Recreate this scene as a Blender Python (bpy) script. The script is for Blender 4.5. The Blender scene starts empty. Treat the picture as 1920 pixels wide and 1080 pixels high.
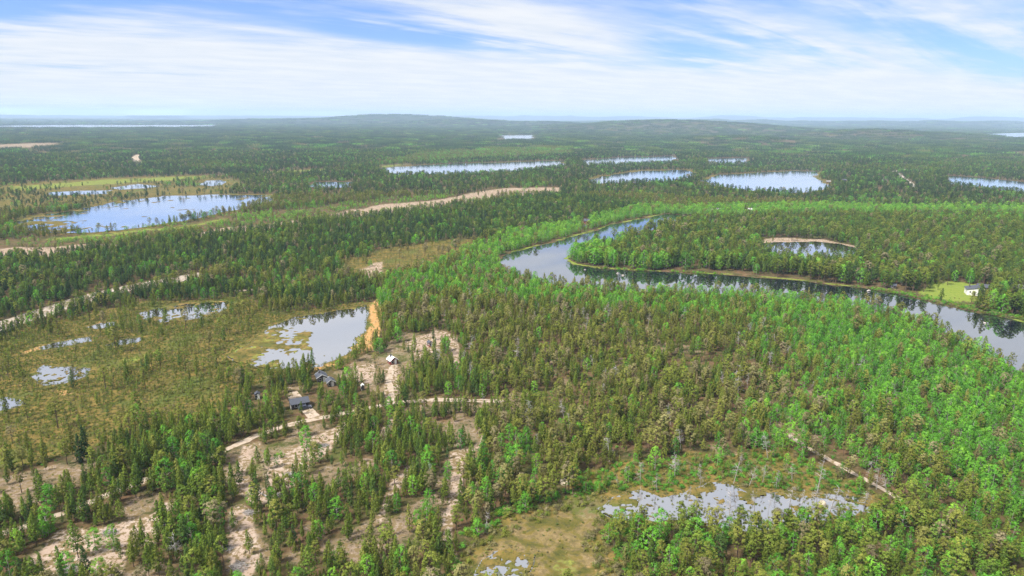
import bpy, bmesh, math, random
import numpy as np
from mathutils import Matrix, Vector

R = math.radians
rng = np.random.default_rng(7)
random.seed(7)
SC = bpy.context.scene
COL = SC.collection

# ------------------------------------------------------------------ camera
CAM_H = 100.0
FPX = 1280.0                      # focal length in pixels of a 1920 wide frame
PITCH = R(14.08)
ROLL = R(0.42)
fwd = Vector((0, math.cos(PITCH), -math.sin(PITCH)))
r0 = Vector((1, 0, 0)); u0 = Vector((0, math.sin(PITCH), math.cos(PITCH)))
right = r0 * math.cos(ROLL) + u0 * math.sin(ROLL)
up = -r0 * math.sin(ROLL) + u0 * math.cos(ROLL)
cd = bpy.data.cameras.new('camera'); cam = bpy.data.objects.new('camera', cd); COL.objects.link(cam)
cd.sensor_width = 36.0; cd.lens = 36.0 * FPX / 1920.0
cd.clip_start = 1.0; cd.clip_end = 120000.0
m = Matrix.Identity(4)
for i in range(3):
    m[i][0] = right[i]; m[i][1] = up[i]; m[i][2] = -fwd[i]
m[2][3] = CAM_H
cam.matrix_world = m
SC.camera = cam

# ------------------------------------------------------------------ sky, sun, exposure
SUN_EL, SUN_AZ = 54.0, 238.0      # azimuth clockwise from +Y (north = view direction)
W = bpy.data.worlds.new('World'); SC.world = W; W.use_nodes = True
W.cycles.sampling_method = 'MANUAL'; W.cycles.sample_map_resolution = 512
nt = W.node_tree; nt.nodes.clear()
def N(t, typ, **kw):
    n = t.nodes.new(typ)
    for k, v in kw.items(): setattr(n, k, v)
    return n
def mth(t, op, a, b=None, clamp=False):
    n = N(t, 'ShaderNodeMath', operation=op, use_clamp=clamp)
    for i, v in enumerate((a, b)):
        if v is None: continue
        if isinstance(v, (int, float)): n.inputs[i].default_value = v
        else: t.links.new(v, n.inputs[i])
    return n.outputs[0]
def maprange(t, v, a, b, c=0.0, d=1.0, smooth=True):
    n = N(t, 'ShaderNodeMapRange', interpolation_type='SMOOTHSTEP' if smooth else 'LINEAR')
    t.links.new(v, n.inputs['Value'])
    for k, x in zip(('From Min', 'From Max', 'To Min', 'To Max'), (a, b, c, d)): n.inputs[k].default_value = x
    return n.outputs['Result']
def mixc(t, f, a, b, blend='MIX'):
    n = N(t, 'ShaderNodeMix', data_type='RGBA', blend_type=blend)
    for sock, v in ((n.inputs[0], f), (n.inputs[6], a), (n.inputs[7], b)):
        if isinstance(v, (int, float)): sock.default_value = v
        elif isinstance(v, tuple): sock.default_value = (*v, 1.0)
        else: t.links.new(v, sock)
    return n.outputs[2]
def noise(t, vec, scale, detail=4.0, rough=0.55, dist=0.0, dims='3D'):
    n = N(t, 'ShaderNodeTexNoise', noise_dimensions=dims)
    if vec is not None: t.links.new(vec, n.inputs['Vector'])
    n.inputs['Scale'].default_value = scale; n.inputs['Detail'].default_value = detail
    n.inputs['Roughness'].default_value = rough; n.inputs['Distortion'].default_value = dist
    return n.outputs['Fac']

sky = N(nt, 'ShaderNodeTexSky', sky_type='NISHITA')
sky.sun_disc = False; sky.sun_elevation = R(SUN_EL); sky.sun_rotation = R(SUN_AZ)
sky.altitude = 200.0; sky.air_density = 1.0; sky.dust_density = 0.6; sky.ozone_density = 2.0
tc = N(nt, 'ShaderNodeTexCoord'); sep = N(nt, 'ShaderNodeSeparateXYZ'); nt.links.new(tc.outputs['Generated'], sep.inputs[0])
zz = mth(nt, 'ADD', mth(nt, 'MAXIMUM', sep.outputs[2], 0.0), 0.06)
cu = mth(nt, 'DIVIDE', sep.outputs[0], zz); cv_ = mth(nt, 'DIVIDE', sep.outputs[1], zz)
comb = N(nt, 'ShaderNodeCombineXYZ'); nt.links.new(cu, comb.inputs[0]); nt.links.new(cv_, comb.inputs[1])
def cloudvec(rot, sx, sy, ox=0.0, oy=0.0):
    mp = N(nt, 'ShaderNodeMapping'); nt.links.new(comb.outputs[0], mp.inputs[0])
    mp.vector_type = 'TEXTURE'
    mp.inputs['Rotation'].default_value = (0, 0, R(rot)); mp.inputs['Scale'].default_value = (1 / sx, 1 / sy, 1)
    mp.inputs['Location'].default_value = (ox, oy, 0)
    return mp.outputs[0]
big = noise(nt, cloudvec(40, 0.20, 0.55, 3.0, 1.0), 1.0, 1.0, 0.5, 0.0)
fib = noise(nt, cloudvec(44, 0.30, 2.2, 0.0, 0.0), 1.0, 4.5, 0.62, 0.6)
puff = noise(nt, cloudvec(30, 1.3, 2.6, 5.0, 2.0), 1.0, 3.5, 0.6, 0.0)
# long banks of thin high cloud, lying where the photograph shows them (tangents of bearing and height)
ysafe = mth(nt, 'MAXIMUM', sep.outputs[1], 0.15)
ta = mth(nt, 'ADD', mth(nt, 'DIVIDE', sep.outputs[0], ysafe), mth(nt, 'MULTIPLY', mth(nt, 'SUBTRACT', puff, 0.5), 0.10))
te = mth(nt, 'ADD', mth(nt, 'DIVIDE', sep.outputs[2], ysafe), mth(nt, 'MULTIPLY', mth(nt, 'SUBTRACT', fib, 0.5), 0.05))
def bank(px_, py_, length, width, ang, amp):
    a0, e0 = (px_ - 960) / 1280.0, (219 - py_) / 1280.0
    dx = mth(nt, 'SUBTRACT', ta, a0); dy = mth(nt, 'SUBTRACT', te, e0)
    c, s_ = math.cos(R(ang)), math.sin(R(ang))
    p = mth(nt, 'DIVIDE', mth(nt, 'ADD', mth(nt, 'MULTIPLY', dx, c), mth(nt, 'MULTIPLY', dy, s_)), length / 1280.0)
    q = mth(nt, 'DIVIDE', mth(nt, 'ADD', mth(nt, 'MULTIPLY', dx, -s_), mth(nt, 'MULTIPLY', dy, c)), width / 1280.0)
    r2 = mth(nt, 'ADD', mth(nt, 'MULTIPLY', p, p), mth(nt, 'MULTIPLY', q, q))
    return mth(nt, 'DIVIDE', amp, mth(nt, 'ADD', mth(nt, 'MULTIPLY', r2, r2), mth(nt, 'ADD', r2, 1.0)))
cov = mth(nt, 'ADD', mth(nt, 'ADD', mth(nt, 'MULTIPLY', big, 0.50), mth(nt, 'MULTIPLY', fib, 0.48)), mth(nt, 'MULTIPLY', puff, 0.42))
for b_ in ((980, 55, 330, 42, -10, 0.30), (1440, 65, 260, 34, -13, 0.22), (1810, 45, 250, 40, -8, 0.16), (300, 95, 480, 40, -4, 0.12), (850, 150, 700, 40, -4, 0.22),
           (1250, 112, 110, 26, -8, -0.26), (1790, 135, 190, 34, -6, -0.26), (60, 25, 230, 34, 4, -0.26), (740, 78, 200, 15, -7, -0.22), (1180, 10, 150, 18, -10, -0.16)):
    cov = mth(nt, 'ADD', cov, bank(*b_))
hor = maprange(nt, sep.outputs[2], 0.115, 0.02, 0.0, 0.36)
cov = mth(nt, 'ADD', cov, hor)
cov = mth(nt, 'ADD', cov, maprange(nt, sep.outputs[2], 0.15, 0.23, 0.0, 0.36))   # the ponds mirror a pale, mostly clouded sky higher up
cmask = maprange(nt, cov, 0.58, 1.02, 0.03, 1.0)
ccol = mixc(nt, maprange(nt, puff, 0.35, 0.7), (3.85, 4.05, 4.35), (4.35, 4.42, 4.52))
skyc = mixc(nt, 1.0, sky.outputs[0], (0.40, 0.515, 0.80), 'MULTIPLY')
fin = mixc(nt, mth(nt, 'MULTIPLY', cmask, 0.94), skyc, ccol)
bg = N(nt, 'ShaderNodeBackground'); nt.links.new(fin, bg.inputs[0]); bg.inputs[1].default_value = 0.10
wo = N(nt, 'ShaderNodeOutputWorld'); nt.links.new(bg.outputs[0], wo.inputs[0])

sd = bpy.data.lights.new('sun', 'SUN'); sun = bpy.data.objects.new('sun', sd); COL.objects.link(sun)
sd.energy = 4.0; sd.angle = R(13); sd.color = (1.0, 0.95, 0.87)
sv = Vector((math.sin(R(SUN_AZ)) * math.cos(R(SUN_EL)), math.cos(R(SUN_AZ)) * math.cos(R(SUN_EL)), math.sin(R(SUN_EL))))
sun.rotation_euler = (-sv).to_track_quat('-Z', 'Y').to_euler()
sun.location = sv * 300

vs = SC.view_settings
vs.view_transform = 'Standard'; vs.look = 'None'; vs.gamma = 1.0; vs.use_curve_mapping = False
vs.exposure = 1.12
SC.cycles.use_denoising = True
SC.cycles.denoiser = 'OPENIMAGEDENOISE'; SC.cycles.denoising_prefilter = 'NONE'; SC.cycles.denoising_input_passes = 'RGB_ALBEDO_NORMAL'
SC.cycles.use_light_tree = False
SC.cycles.max_bounces = 5; SC.cycles.diffuse_bounces = 2; SC.cycles.glossy_bounces = 2
SC.cycles.transmission_bounces = 2; SC.cycles.volume_bounces = 1; SC.cycles.transparent_max_bounces = 4
SC.cycles.use_adaptive_sampling = False
SC.cycles.caustics_reflective = False; SC.cycles.caustics_refractive = False

# ------------------------------------------------------------------ geometry of the place
def gp(px, py, z=0.0):
    """point of the ground seen at that spot of the 1920 x 1080 picture -> world x, y"""
    d = fwd + right * ((px - 960.0) / FPX) + up * ((540.0 - py) / FPX)
    t = (CAM_H - z) / -d.z
    return (d.x * t, d.y * t)
def P(*pts): return np.array([gp(*p) for p in pts])
def proj(x, y, z):
    vx, vy, vz = x, y, z - CAM_H
    a = vx * right.x + vy * right.y + vz * right.z
    b = vx * up.x + vy * up.y + vz * up.z
    c = vx * fwd.x + vy * fwd.y + vz * fwd.z
    return 960 + FPX * a / c, 540 - FPX * b / c, c

def inside(x, y, poly):
    out = np.zeros(x.shape, bool)
    lo, hi = poly.min(0), poly.max(0)
    s = np.where((x >= lo[0]) & (x <= hi[0]) & (y >= lo[1]) & (y <= hi[1]))[0]
    if len(s) == 0: return out
    xs, ys = x[s], y[s]; c = np.zeros(len(s), bool)
    n = len(poly)
    for i in range(n):
        x1, y1 = poly[i]; x2, y2 = poly[(i + 1) % n]
        if y1 == y2: continue
        k = ((y1 > ys) != (y2 > ys)) & (xs < (x2 - x1) * (ys - y1) / (y2 - y1) + x1)
        c ^= k
    out[s] = c
    return out
def edge_dist(x, y, line, closed=False, maxd=60.0):
    """distance to a polyline"""
    out = np.full(x.shape, 1e9)
    lo, hi = line.min(0) - maxd, line.max(0) + maxd
    s = np.where((x >= lo[0]) & (x <= hi[0]) & (y >= lo[1]) & (y <= hi[1]))[0]
    if len(s) == 0: return out
    xs, ys = x[s], y[s]; best = np.full(len(s), 1e9)
    n = len(line)
    for i in range(n if closed else n - 1):
        ax, ay = line[i]; bx, by = line[(i + 1) % n]
        dx, dy = bx - ax, by - ay
        t = np.clip(((xs - ax) * dx + (ys - ay) * dy) / (dx * dx + dy * dy + 1e-9), 0, 1)
        best = np.minimum(best, np.hypot(xs - ax - t * dx, ys - ay - t * dy))
    out[s] = best
    return out
def warp(x, y):
    r = np.hypot(x, y); a = np.minimum(1.5 + 0.012 * r, 12.0); s = np.clip(r * 0.035, 5.0, 40.0)
    return x + a * 2 * (fbm(x / s, y / s, 3, 61) - 0.5), y + a * 2 * (fbm(x / s + 31, y / s - 17, 3, 62) - 0.5)
def soft(x, y, poly, w):
    """1 well inside, 0 well outside, easing over w metres"""
    d = edge_dist(x, y, poly, True, w * 1.5); ins = inside(x, y, poly)
    return np.clip(0.5 + np.where(ins, d, -d) / (2 * w), 0, 1)
def near_poly(x, y, poly, d):
    return inside(x, y, poly) | (edge_dist(x, y, poly, True, d + 1) < d)

def _h(ix, iy, seed):
    n = (ix * 374761393 + iy * 668265263 + seed * 1442695041) & 0xffffffff
    n = ((n ^ (n >> 13)) * 1274126177) & 0xffffffff
    return ((n ^ (n >> 16)) & 0xffff) / 65535.0
def vnoise(x, y, seed=0):
    x = np.asarray(x, float); y = np.asarray(y, float)
    ix = np.floor(x).astype(np.int64); iy = np.floor(y).astype(np.int64)
    fx = x - ix; fy = y - iy
    fx = fx * fx * (3 - 2 * fx); fy = fy * fy * (3 - 2 * fy)
    a = _h(ix, iy, seed); b = _h(ix + 1, iy, seed); c = _h(ix, iy + 1, seed); d = _h(ix + 1, iy + 1, seed)
    return (a * (1 - fx) + b * fx) * (1 - fy) + (c * (1 - fx) + d * fx) * fy
def fbm(x, y, oct=4, seed=0):
    s = 0; a = 0.5; t = 0
    for o in range(oct):
        s = s + a * vnoise(x * 2 ** o + o * 17.3, y * 2 ** o - o * 9.1, seed + o); t += a; a *= 0.5
    return s / t

def hill(px, py, dist, slat, sdep):
    """a hill whose top shows at that spot of the picture, dist metres away"""
    d = fwd + right * ((px - 960.0) / FPX) + up * ((540.0 - py) / FPX)
    k = dist / math.hypot(d.x, d.y)
    return (d.x * k, d.y * k, max(4.0, CAM_H + d.z * k - (8 if dist < 8000 else 0)), slat, sdep)
HILLS = [hill(745, 215, 9000, 900, 700), hill(600, 222, 9300, 1000, 600), hill(470, 226, 9600, 900, 600),
         hill(880, 223, 7600, 650, 500), hill(1010, 226, 7400, 600, 450),
         hill(1270, 222, 6000, 650, 600), hill(1130, 231, 6200, 500, 500), hill(1390, 233, 5900, 420, 500),
         hill(1640, 240, 4700, 260, 350), hill(1540, 246, 4900, 260, 300), hill(1740, 246, 5000, 300, 350),
         hill(1385, 252, 3300, 170, 220), hill(1320, 258, 3400, 150, 200), hill(1450, 262, 3300, 170, 200),
         hill(700, 248, 5200, 900, 400), hill(1030, 250, 4600, 500, 300)]
def terrain(x, y):
    x = np.asarray(x, float); y = np.asarray(y, float)
    z = np.zeros(x.shape)
    for hx, hy, hz, sl, sdp in HILLS:
        D = math.hypot(hx, hy); cx, cy = hx / D, hy / D
        dx, dy = x - hx, y - hy
        a = (dx * cy - dy * cx) / sl; b = (dx * cx + dy * cy) / sdp
        z = np.maximum(z, hz * np.exp(-0.5 * (a * a + b * b)))
    r = np.hypot(x, y); az = np.arctan2(x, y)
    z = z * (1 + 0.25 * (fbm(x / 420, y / 420, 4, 5) - 0.5))
    # two long far ranges
    f1 = np.exp(-0.5 * ((r - 13500) / 1300) ** 2) * np.clip((az - 0.02) / 0.25, 0, 1)
    z = z + f1 * (35 + 75 * fbm(az * 26, az * 0 + 1.5, 4, 11))
    f2 = np.exp(-0.5 * ((r - 25500) / 2000) ** 2)
    z = z + f2 * (10 + np.clip((az + 0.5) / 0.9, 0, 1) * 60 + 190 * fbm(az * 17, az * 0 + 7.5, 5, 21) * (0.45 + 0.55 * np.clip((az + 0.3) / 0.4, 0, 1)))
    z = z + np.clip((r - 2600) / 3000, 0, 1) * 6 * (fbm(x / 700, y / 700, 3, 31) - 0.4)
    return np.where(r < 2300, 0.0, np.maximum(z - 1.0, 0) * np.clip((r - 2300) / 700, 0, 1))

# ---- waters (outlines of the shores)
WATERS = {
 'lake_wide': [(20,416),(70,404),(130,397),(180,386),(240,375),(305,368),(400,365),(512,366),(508,378),(450,391),(400,403),(330,416),(270,425),(220,432),(170,436),(100,436),(40,428)],
 'lake_long': [(715,315),(800,309),(850,307),(950,304),(1052,301),(1058,311),(960,322),(880,326),(735,328)],
 'lake_thin': [(1090,300),(1180,294.5),(1265,293),(1270,304),(1180,308),(1100,309)],
 'lake_middle': [(1105,336),(1160,326),(1200,320),(1290,319),(1306,328),(1265,338),(1190,343),(1112,345)],
 'lake_oval': [(1316,338),(1350,328),(1420,324),(1490,320.5),(1538,322),(1530,333),(1562,350),(1525,361),(1480,362),(1400,357),(1330,346)],
 'lake_tiny': [(1326,297),(1403,296),(1402,307),(1332,307)],
 'lake_right': [(1776,329),(1830,333),(1920,341),(2050,352),(2050,369),(1920,360),(1850,354),(1786,345)],
 'lake_far': [(940,253.5),(1000,253),(1000,262),(945,262)],
 'lake_far_right': [(1838,254),(1920,251.5),(2050,249),(2050,259),(1900,261)],
 'lake_strip': [(-250,238),(0,236),(100,234.5),(300,234.5),(408,234.5),(398,238),(200,239.5),(0,240),(-250,242)],
 'lake_horizon': [(-350,215.3),(60,216.5),(58,219.5),(-350,219)],
 'lake_horizon_b': [(235,219.6),(350,219.8),(342,222.4),(240,222)],
 'lake_horizon_c': [(430,217.6),(652,219),(648,222.6),(560,222),(450,220)],
 'lake_horizon_d': [(70,218.3),(420,218.5),(420,219.1),(70,218.9)],
 'pond_peninsula': [(1424,456),(1470,454),(1530,453),(1570,457),(1604,465),(1600,484),(1550,493),(1490,491),(1440,478)],
 'pond_house': [(470,640),(505,612),(540,597),(600,588),(650,580),(690,570),(694,590),(686,620),(668,640),(650,662),(610,686),(560,692),(500,690),(440,678),(425,668)],
 'pond_upper': [(262,587),(300,576),(330,570),(370,567),(428,565),(424,577),(395,593),(335,603),(280,603)],
 'pond_left': [(66,702),(82,684),(105,688),(130,688),(170,690),(163,706),(122,718),(78,724)],
 'pool_edge': [(-30,756),(10,746),(40,752),(48,757),(20,768),(-30,778)],
 'pool_strip': [(72,652),(95,644),(130,638),(172,631),(173,640),(120,650),(80,656)],
 'pool_strip_b': [(198,647),(225,637),(270,631),(266,639),(235,646),(205,650)],
 'pool_strip_c': [(160,613),(185,606),(216,603),(212,612),(180,617)],
 'pool_far': [(370,347),(385,339),(422,337),(420,346),(400,349)],
 'pool_far_b': [(85,361),(140,358),(208,357),(200,364),(95,366)],
 'pool_far_c': [(575,347),(600,341),(658,341),(652,351),(590,353)],
 'pool_far_d': [(210,352),(262,345),(300,348),(280,353),(225,356)],
 'pond_snags': [(1120,955),(1150,930),(1200,918),(1240,930),(1290,922),(1330,905),(1360,905),(1395,922),(1440,923),(1500,933),(1560,926),(1610,934),(1665,945),(1640,962),(1560,972),(1500,985),(1420,996),(1350,990),(1290,978),(1240,975),(1180,975),(1140,970)],
 'pool_bottom': [(885,1085),(900,1052),(925,1036),(960,1030),(1005,1044),(1000,1066),(975,1090),(930,1110)],
}
RIVER = [(1246,402),(1200,411),(1150,421),(1110,434),(1050,451),(1000,464),(960,474),(938,486),(946,503),(975,520),(1010,527),(1045,534),(1090,540),(1200,547),(1330,551),(1450,557),(1560,567),(1650,582),(1740,608),(1850,662),(1960,736),(2100,840),(2400,1010),
         (2400,760),(2150,672),(2000,627),(1920,605),(1840,588),(1760,570),(1690,553),(1600,539),(1480,525),(1380,517),(1250,511),(1130,505),(1078,497),(1061,486),(1073,476),(1110,465),(1160,450),(1205,436),(1245,422),(1300,415),(1400,413),(1500,411),(1700,407),(1900,407),(2100,409),(2100,402),(1900,400),(1700,402),(1560,403),(1450,406),(1330,407)]
def roughen(pts, amp=1.0, seed=0):
    poly = P(*pts); out = []
    n = len(poly)
    for i in range(n):
        a, b = poly[i], poly[(i + 1) % n]
        L = np.hypot(*(b - a)); dist = np.hypot(*a)
        k = max(1, int(L / max(0.8, dist * 0.004)))
        for j in range(k):
            p = a + (b - a) * j / k
            s = max(3.0, dist * 0.02)
            am = amp * min(L * 0.2, dist * 0.009)
            nx = fbm(np.array([p[0] / s]), np.array([p[1] / s]), 3, seed)[0] - 0.5
            ny = fbm(np.array([p[0] / s + 50]), np.array([p[1] / s]), 3, seed)[0] - 0.5
            out.append((p[0] + 2 * am * nx, p[1] + 2 * am * ny))
    return np.array(out)
WPOLY = {k: roughen(v, 1.0, i) for i, (k, v) in enumerate(WATERS.items())}
WPOLY['river'] = roughen(RIVER, 0.9, 77)
WP_COARSE = {k: P(*v) for k, v in WATERS.items()}; WP_COARSE['river'] = P(*RIVER)

# ---- roads and tracks (centre lines)
ROADS = {
 'dirt_track': ([(-40,1015),(38,991),(75,979),(115,964),(165,944),(215,921),(262,905),(305,889),(345,874),(400,853),(440,838),(470,822),(500,808),(535,799),(565,790),(600,784),(650,775),(700,762),(745,754),(800,750),(850,750),(905,752),(945,752)], 2.7),
 'driveway': ([(548,735),(556,752),(572,768),(590,782)], 4.2),
 'driveway_shelter': ([(735,758),(736,735),(728,715),(733,695),(738,684)], 2.2),
 'gravel_road': ([(-60,628),(0,612),(50,596),(100,580),(150,563),(200,549),(250,538),(320,526),(385,514)], 15.0),
 'forest_road': ([(440,546),(500,541),(560,534),(620,530)], 3.5),
 'path': ([(1480,815),(1510,838),(1540,854),(1575,872),(1610,893),(1650,915),(1704,944)], 1.8),
 'trail': ([(1795,996),(1820,1008),(1850,1022),(1885,1041)], 1.5),
 'paved_road': ([(1716,352),(1706,343),(1698,338),(1684,326),(1672,322),(1694,318),(1740,312)], 9.0),
 'sand_road': ([(262,308),(256,302),(252,296),(262,290)], 16.0),
}
RD = {k: (P(*v[0]), v[1]) for k, v in ROADS.items()}

# ---- ground cover areas
SAND = [P(*p) for p in [
 [(30,1090),(65,1040),(95,1008),(165,990),(220,984),(280,966),(340,935),(356,945),(310,985),(302,1020),(262,1030),(238,1045),(222,1090)],
 [(415,885),(440,875),(455,838),(482,830),(482,862),(466,890),(490,918),(502,955),(466,942),(440,922),(420,910)],
 [(480,862),(520,850),(560,830),(590,812),(640,790),(655,800),(625,835),(585,870),(560,905),(540,915),(500,925),(485,905)],
 [(415,1000),(420,950),(450,945),(480,960),(492,1000),(500,1060),(470,1090),(420,1075)],
 [(712,740),(728,690),(752,680),(758,720),(745,758),(716,760)],
 [(660,695),(690,670),(700,690),(690,720),(665,720)],
 [(760,640),(810,620),(860,630),(872,662),(862,705),(845,680),(840,655),(800,665),(785,690),(772,675)],
 [(836,850),(890,832),(912,795),(902,850),(885,885),(872,925),(852,960),(846,1000),(858,1060),(820,1030),(812,985),(838,915)],
 [(768,870),(788,860),(760,910),(722,955),(702,975),(690,965),(715,925),(745,890)],
 [(690,820),(715,795),(740,780),(760,770),(745,800),(712,830)],
 [(0,468),(110,462),(215,456),(240,459),(100,480),(-60,490),(-60,472)],
 [(355,438),(440,425),(560,412),(572,418),(470,433),(365,445)],
 [(615,404),(690,386),(745,381),(800,377),(850,370),(905,357),(960,353),(1053,351),(1050,361),(940,372),(860,384),(745,401),(680,407),(625,412)],
 [(1100,350),(1140,346),(1135,349),(1110,353)],
 [(668,505),(690,492),(720,490),(722,512),(690,520),(670,518)],
 [(1412,449),(1470,447),(1560,452),(1610,463),(1604,469),(1570,460),(1480,457),(1424,458)],
 [(1560,532),(1640,538),(1720,548),(1760,556),(1730,560),(1640,545),(1560,537)],
 [(1225,505),(1330,508),(1480,518),(1540,524),(1500,527),(1380,518),(1240,511)],
]]
SAND_FAR = [P(*p) for p in [[(-60,273),(60,268),(125,268),(120,274),(0,280),(-60,282)], [(1480,268),(1500,266),(1500,270),(1482,271)]]]
BOG = [P(*p) for p in [
 [(-200,650),(0,628),(150,592),(265,568),(450,556),(505,588),(690,565),(702,590),(694,640),(640,690),(560,698),(470,725),(420,765),(330,805),(200,830),(80,870),(-200,900)],
 [(850,1100),(868,1035),(930,985),(1010,950),(1060,933),(1140,925),(1185,960),(1155,985),(1130,1020),(1160,1060),(1185,1100)],
 [(1060,905),(1150,868),(1300,850),(1480,845),(1560,880),(1700,950),(1640,980),(1400,1000),(1180,985)],
 [(640,492),(700,470),(800,453),(905,446),(880,470),(760,515),(700,525),(655,518)],
 [(-100,372),(0,345),(230,332),(420,328),(450,345),(430,362),(300,366),(150,390),(20,402),(-100,400)],
 [(200,640),(330,625),(420,640),(470,650),(450,690),(330,690),(210,670)],
 [(1080,332),(1160,320),(1300,316),(1330,326),(1250,336),(1100,342)],
]]
GREEN = [P(*p) for p in [
 [(1735,548),(1760,534),(1800,528),(1822,535),(1815,562),(1790,566),(1745,556)],
 [(1010,1050),(1060,1030),(1100,1040),(1110,1075),(1060,1100),(1020,1090)],
 [(420,665),(455,640),(490,625),(520,640),(495,665),(450,680)],
 [(0,350),(150,338),(390,328),(400,334),(200,347),(40,358),(0,360)],
 [(60,448),(200,436),(330,422),(430,405),(445,412),(330,432),(200,446),(70,455)],
 [(700,392),(770,384),(820,376),(800,386),(740,396)],
 [(170,690),(240,668),(320,655),(330,664),(250,685),(190,704)],
 [(480,322),(540,318),(640,314),(660,318),(560,324),(490,326)],
 [(690,312),(760,306),(780,309),(720,316)],
]]
ORANGE = [P(*p) for p in [
 [(684,572),(706,556),(716,590),(706,628),(688,652),(660,660),(672,640),(686,606)],
 [(-60,845),(10,838),(24,850),(16,880),(-20,890),(-60,890)],
 [(40,665),(90,645),(160,632),(150,640),(95,654),(50,672)],
 [(196,646),(225,636),(272,630),(262,634),(225,642),(205,652)],
 [(95,735),(130,728),(150,735),(120,745),(96,745)],
 [(540,688),(610,680),(650,672),(640,682),(600,692),(545,696)],
 [(340,572),(432,562),(434,568),(420,572),(360,572)],
 [(1115,1040),(1140,1045),(1165,1080),(1130,1090),(1100,1060)],
 [(165,608),(200,602),(215,604),(180,612)],
]]
shore_green = P((1925,604),(1840,586),(1760,568),(1690,551),(1600,537),(1480,523),(1380,515),(1250,509),(1130,503),(1078,495),(1060,485),(1073,474))
shore_green_b = P((1240,401),(1200,410),(1150,420),(1110,433),(1050,449),(1000,462),(955,473))
shore_green_c = P((2300,728),(2150,670),(1920,603))

# ------------------------------------------------------------------ materials
MATS = {}
def new_mat(name):
    mt = bpy.data.materials.new(name); mt.use_nodes = True
    t = mt.node_tree; t.nodes.clear()
    MATS[name] = mt
    return mt, t
def finish(t, shader):
    o = N(t, 'ShaderNodeOutputMaterial'); t.links.new(shader, o.inputs[0])
def principled(t, col, rough=0.8, spec=0.2, **kw):
    b = N(t, 'ShaderNodeBsdfPrincipled')
    if isinstance(col, tuple): b.inputs['Base Color'].default_value = (*col, 1)
    else: t.links.new(col, b.inputs['Base Color'])
    b.inputs['Roughness'].default_value = rough; b.inputs['Specular IOR Level'].default_value = spec
    for k, v in kw.items(): b.inputs[k].default_value = v
    return b
def plain(name, col, rough=0.75, spec=0.25, var=0.18, scale=2.0, metallic=0.0):
    mt, t = new_mat(name)
    g = N(t, 'ShaderNodeTexCoord')
    n = noise(t, g.outputs['Object'], scale, 4.0, 0.6)
    c = mixc(t, n, tuple(x * (1 - var) for x in col), tuple(min(1, x * (1 + var)) for x in col))
    b = principled(t, c, rough, spec, Metallic=metallic)
    finish(t, b.outputs[0]); return mt

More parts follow.
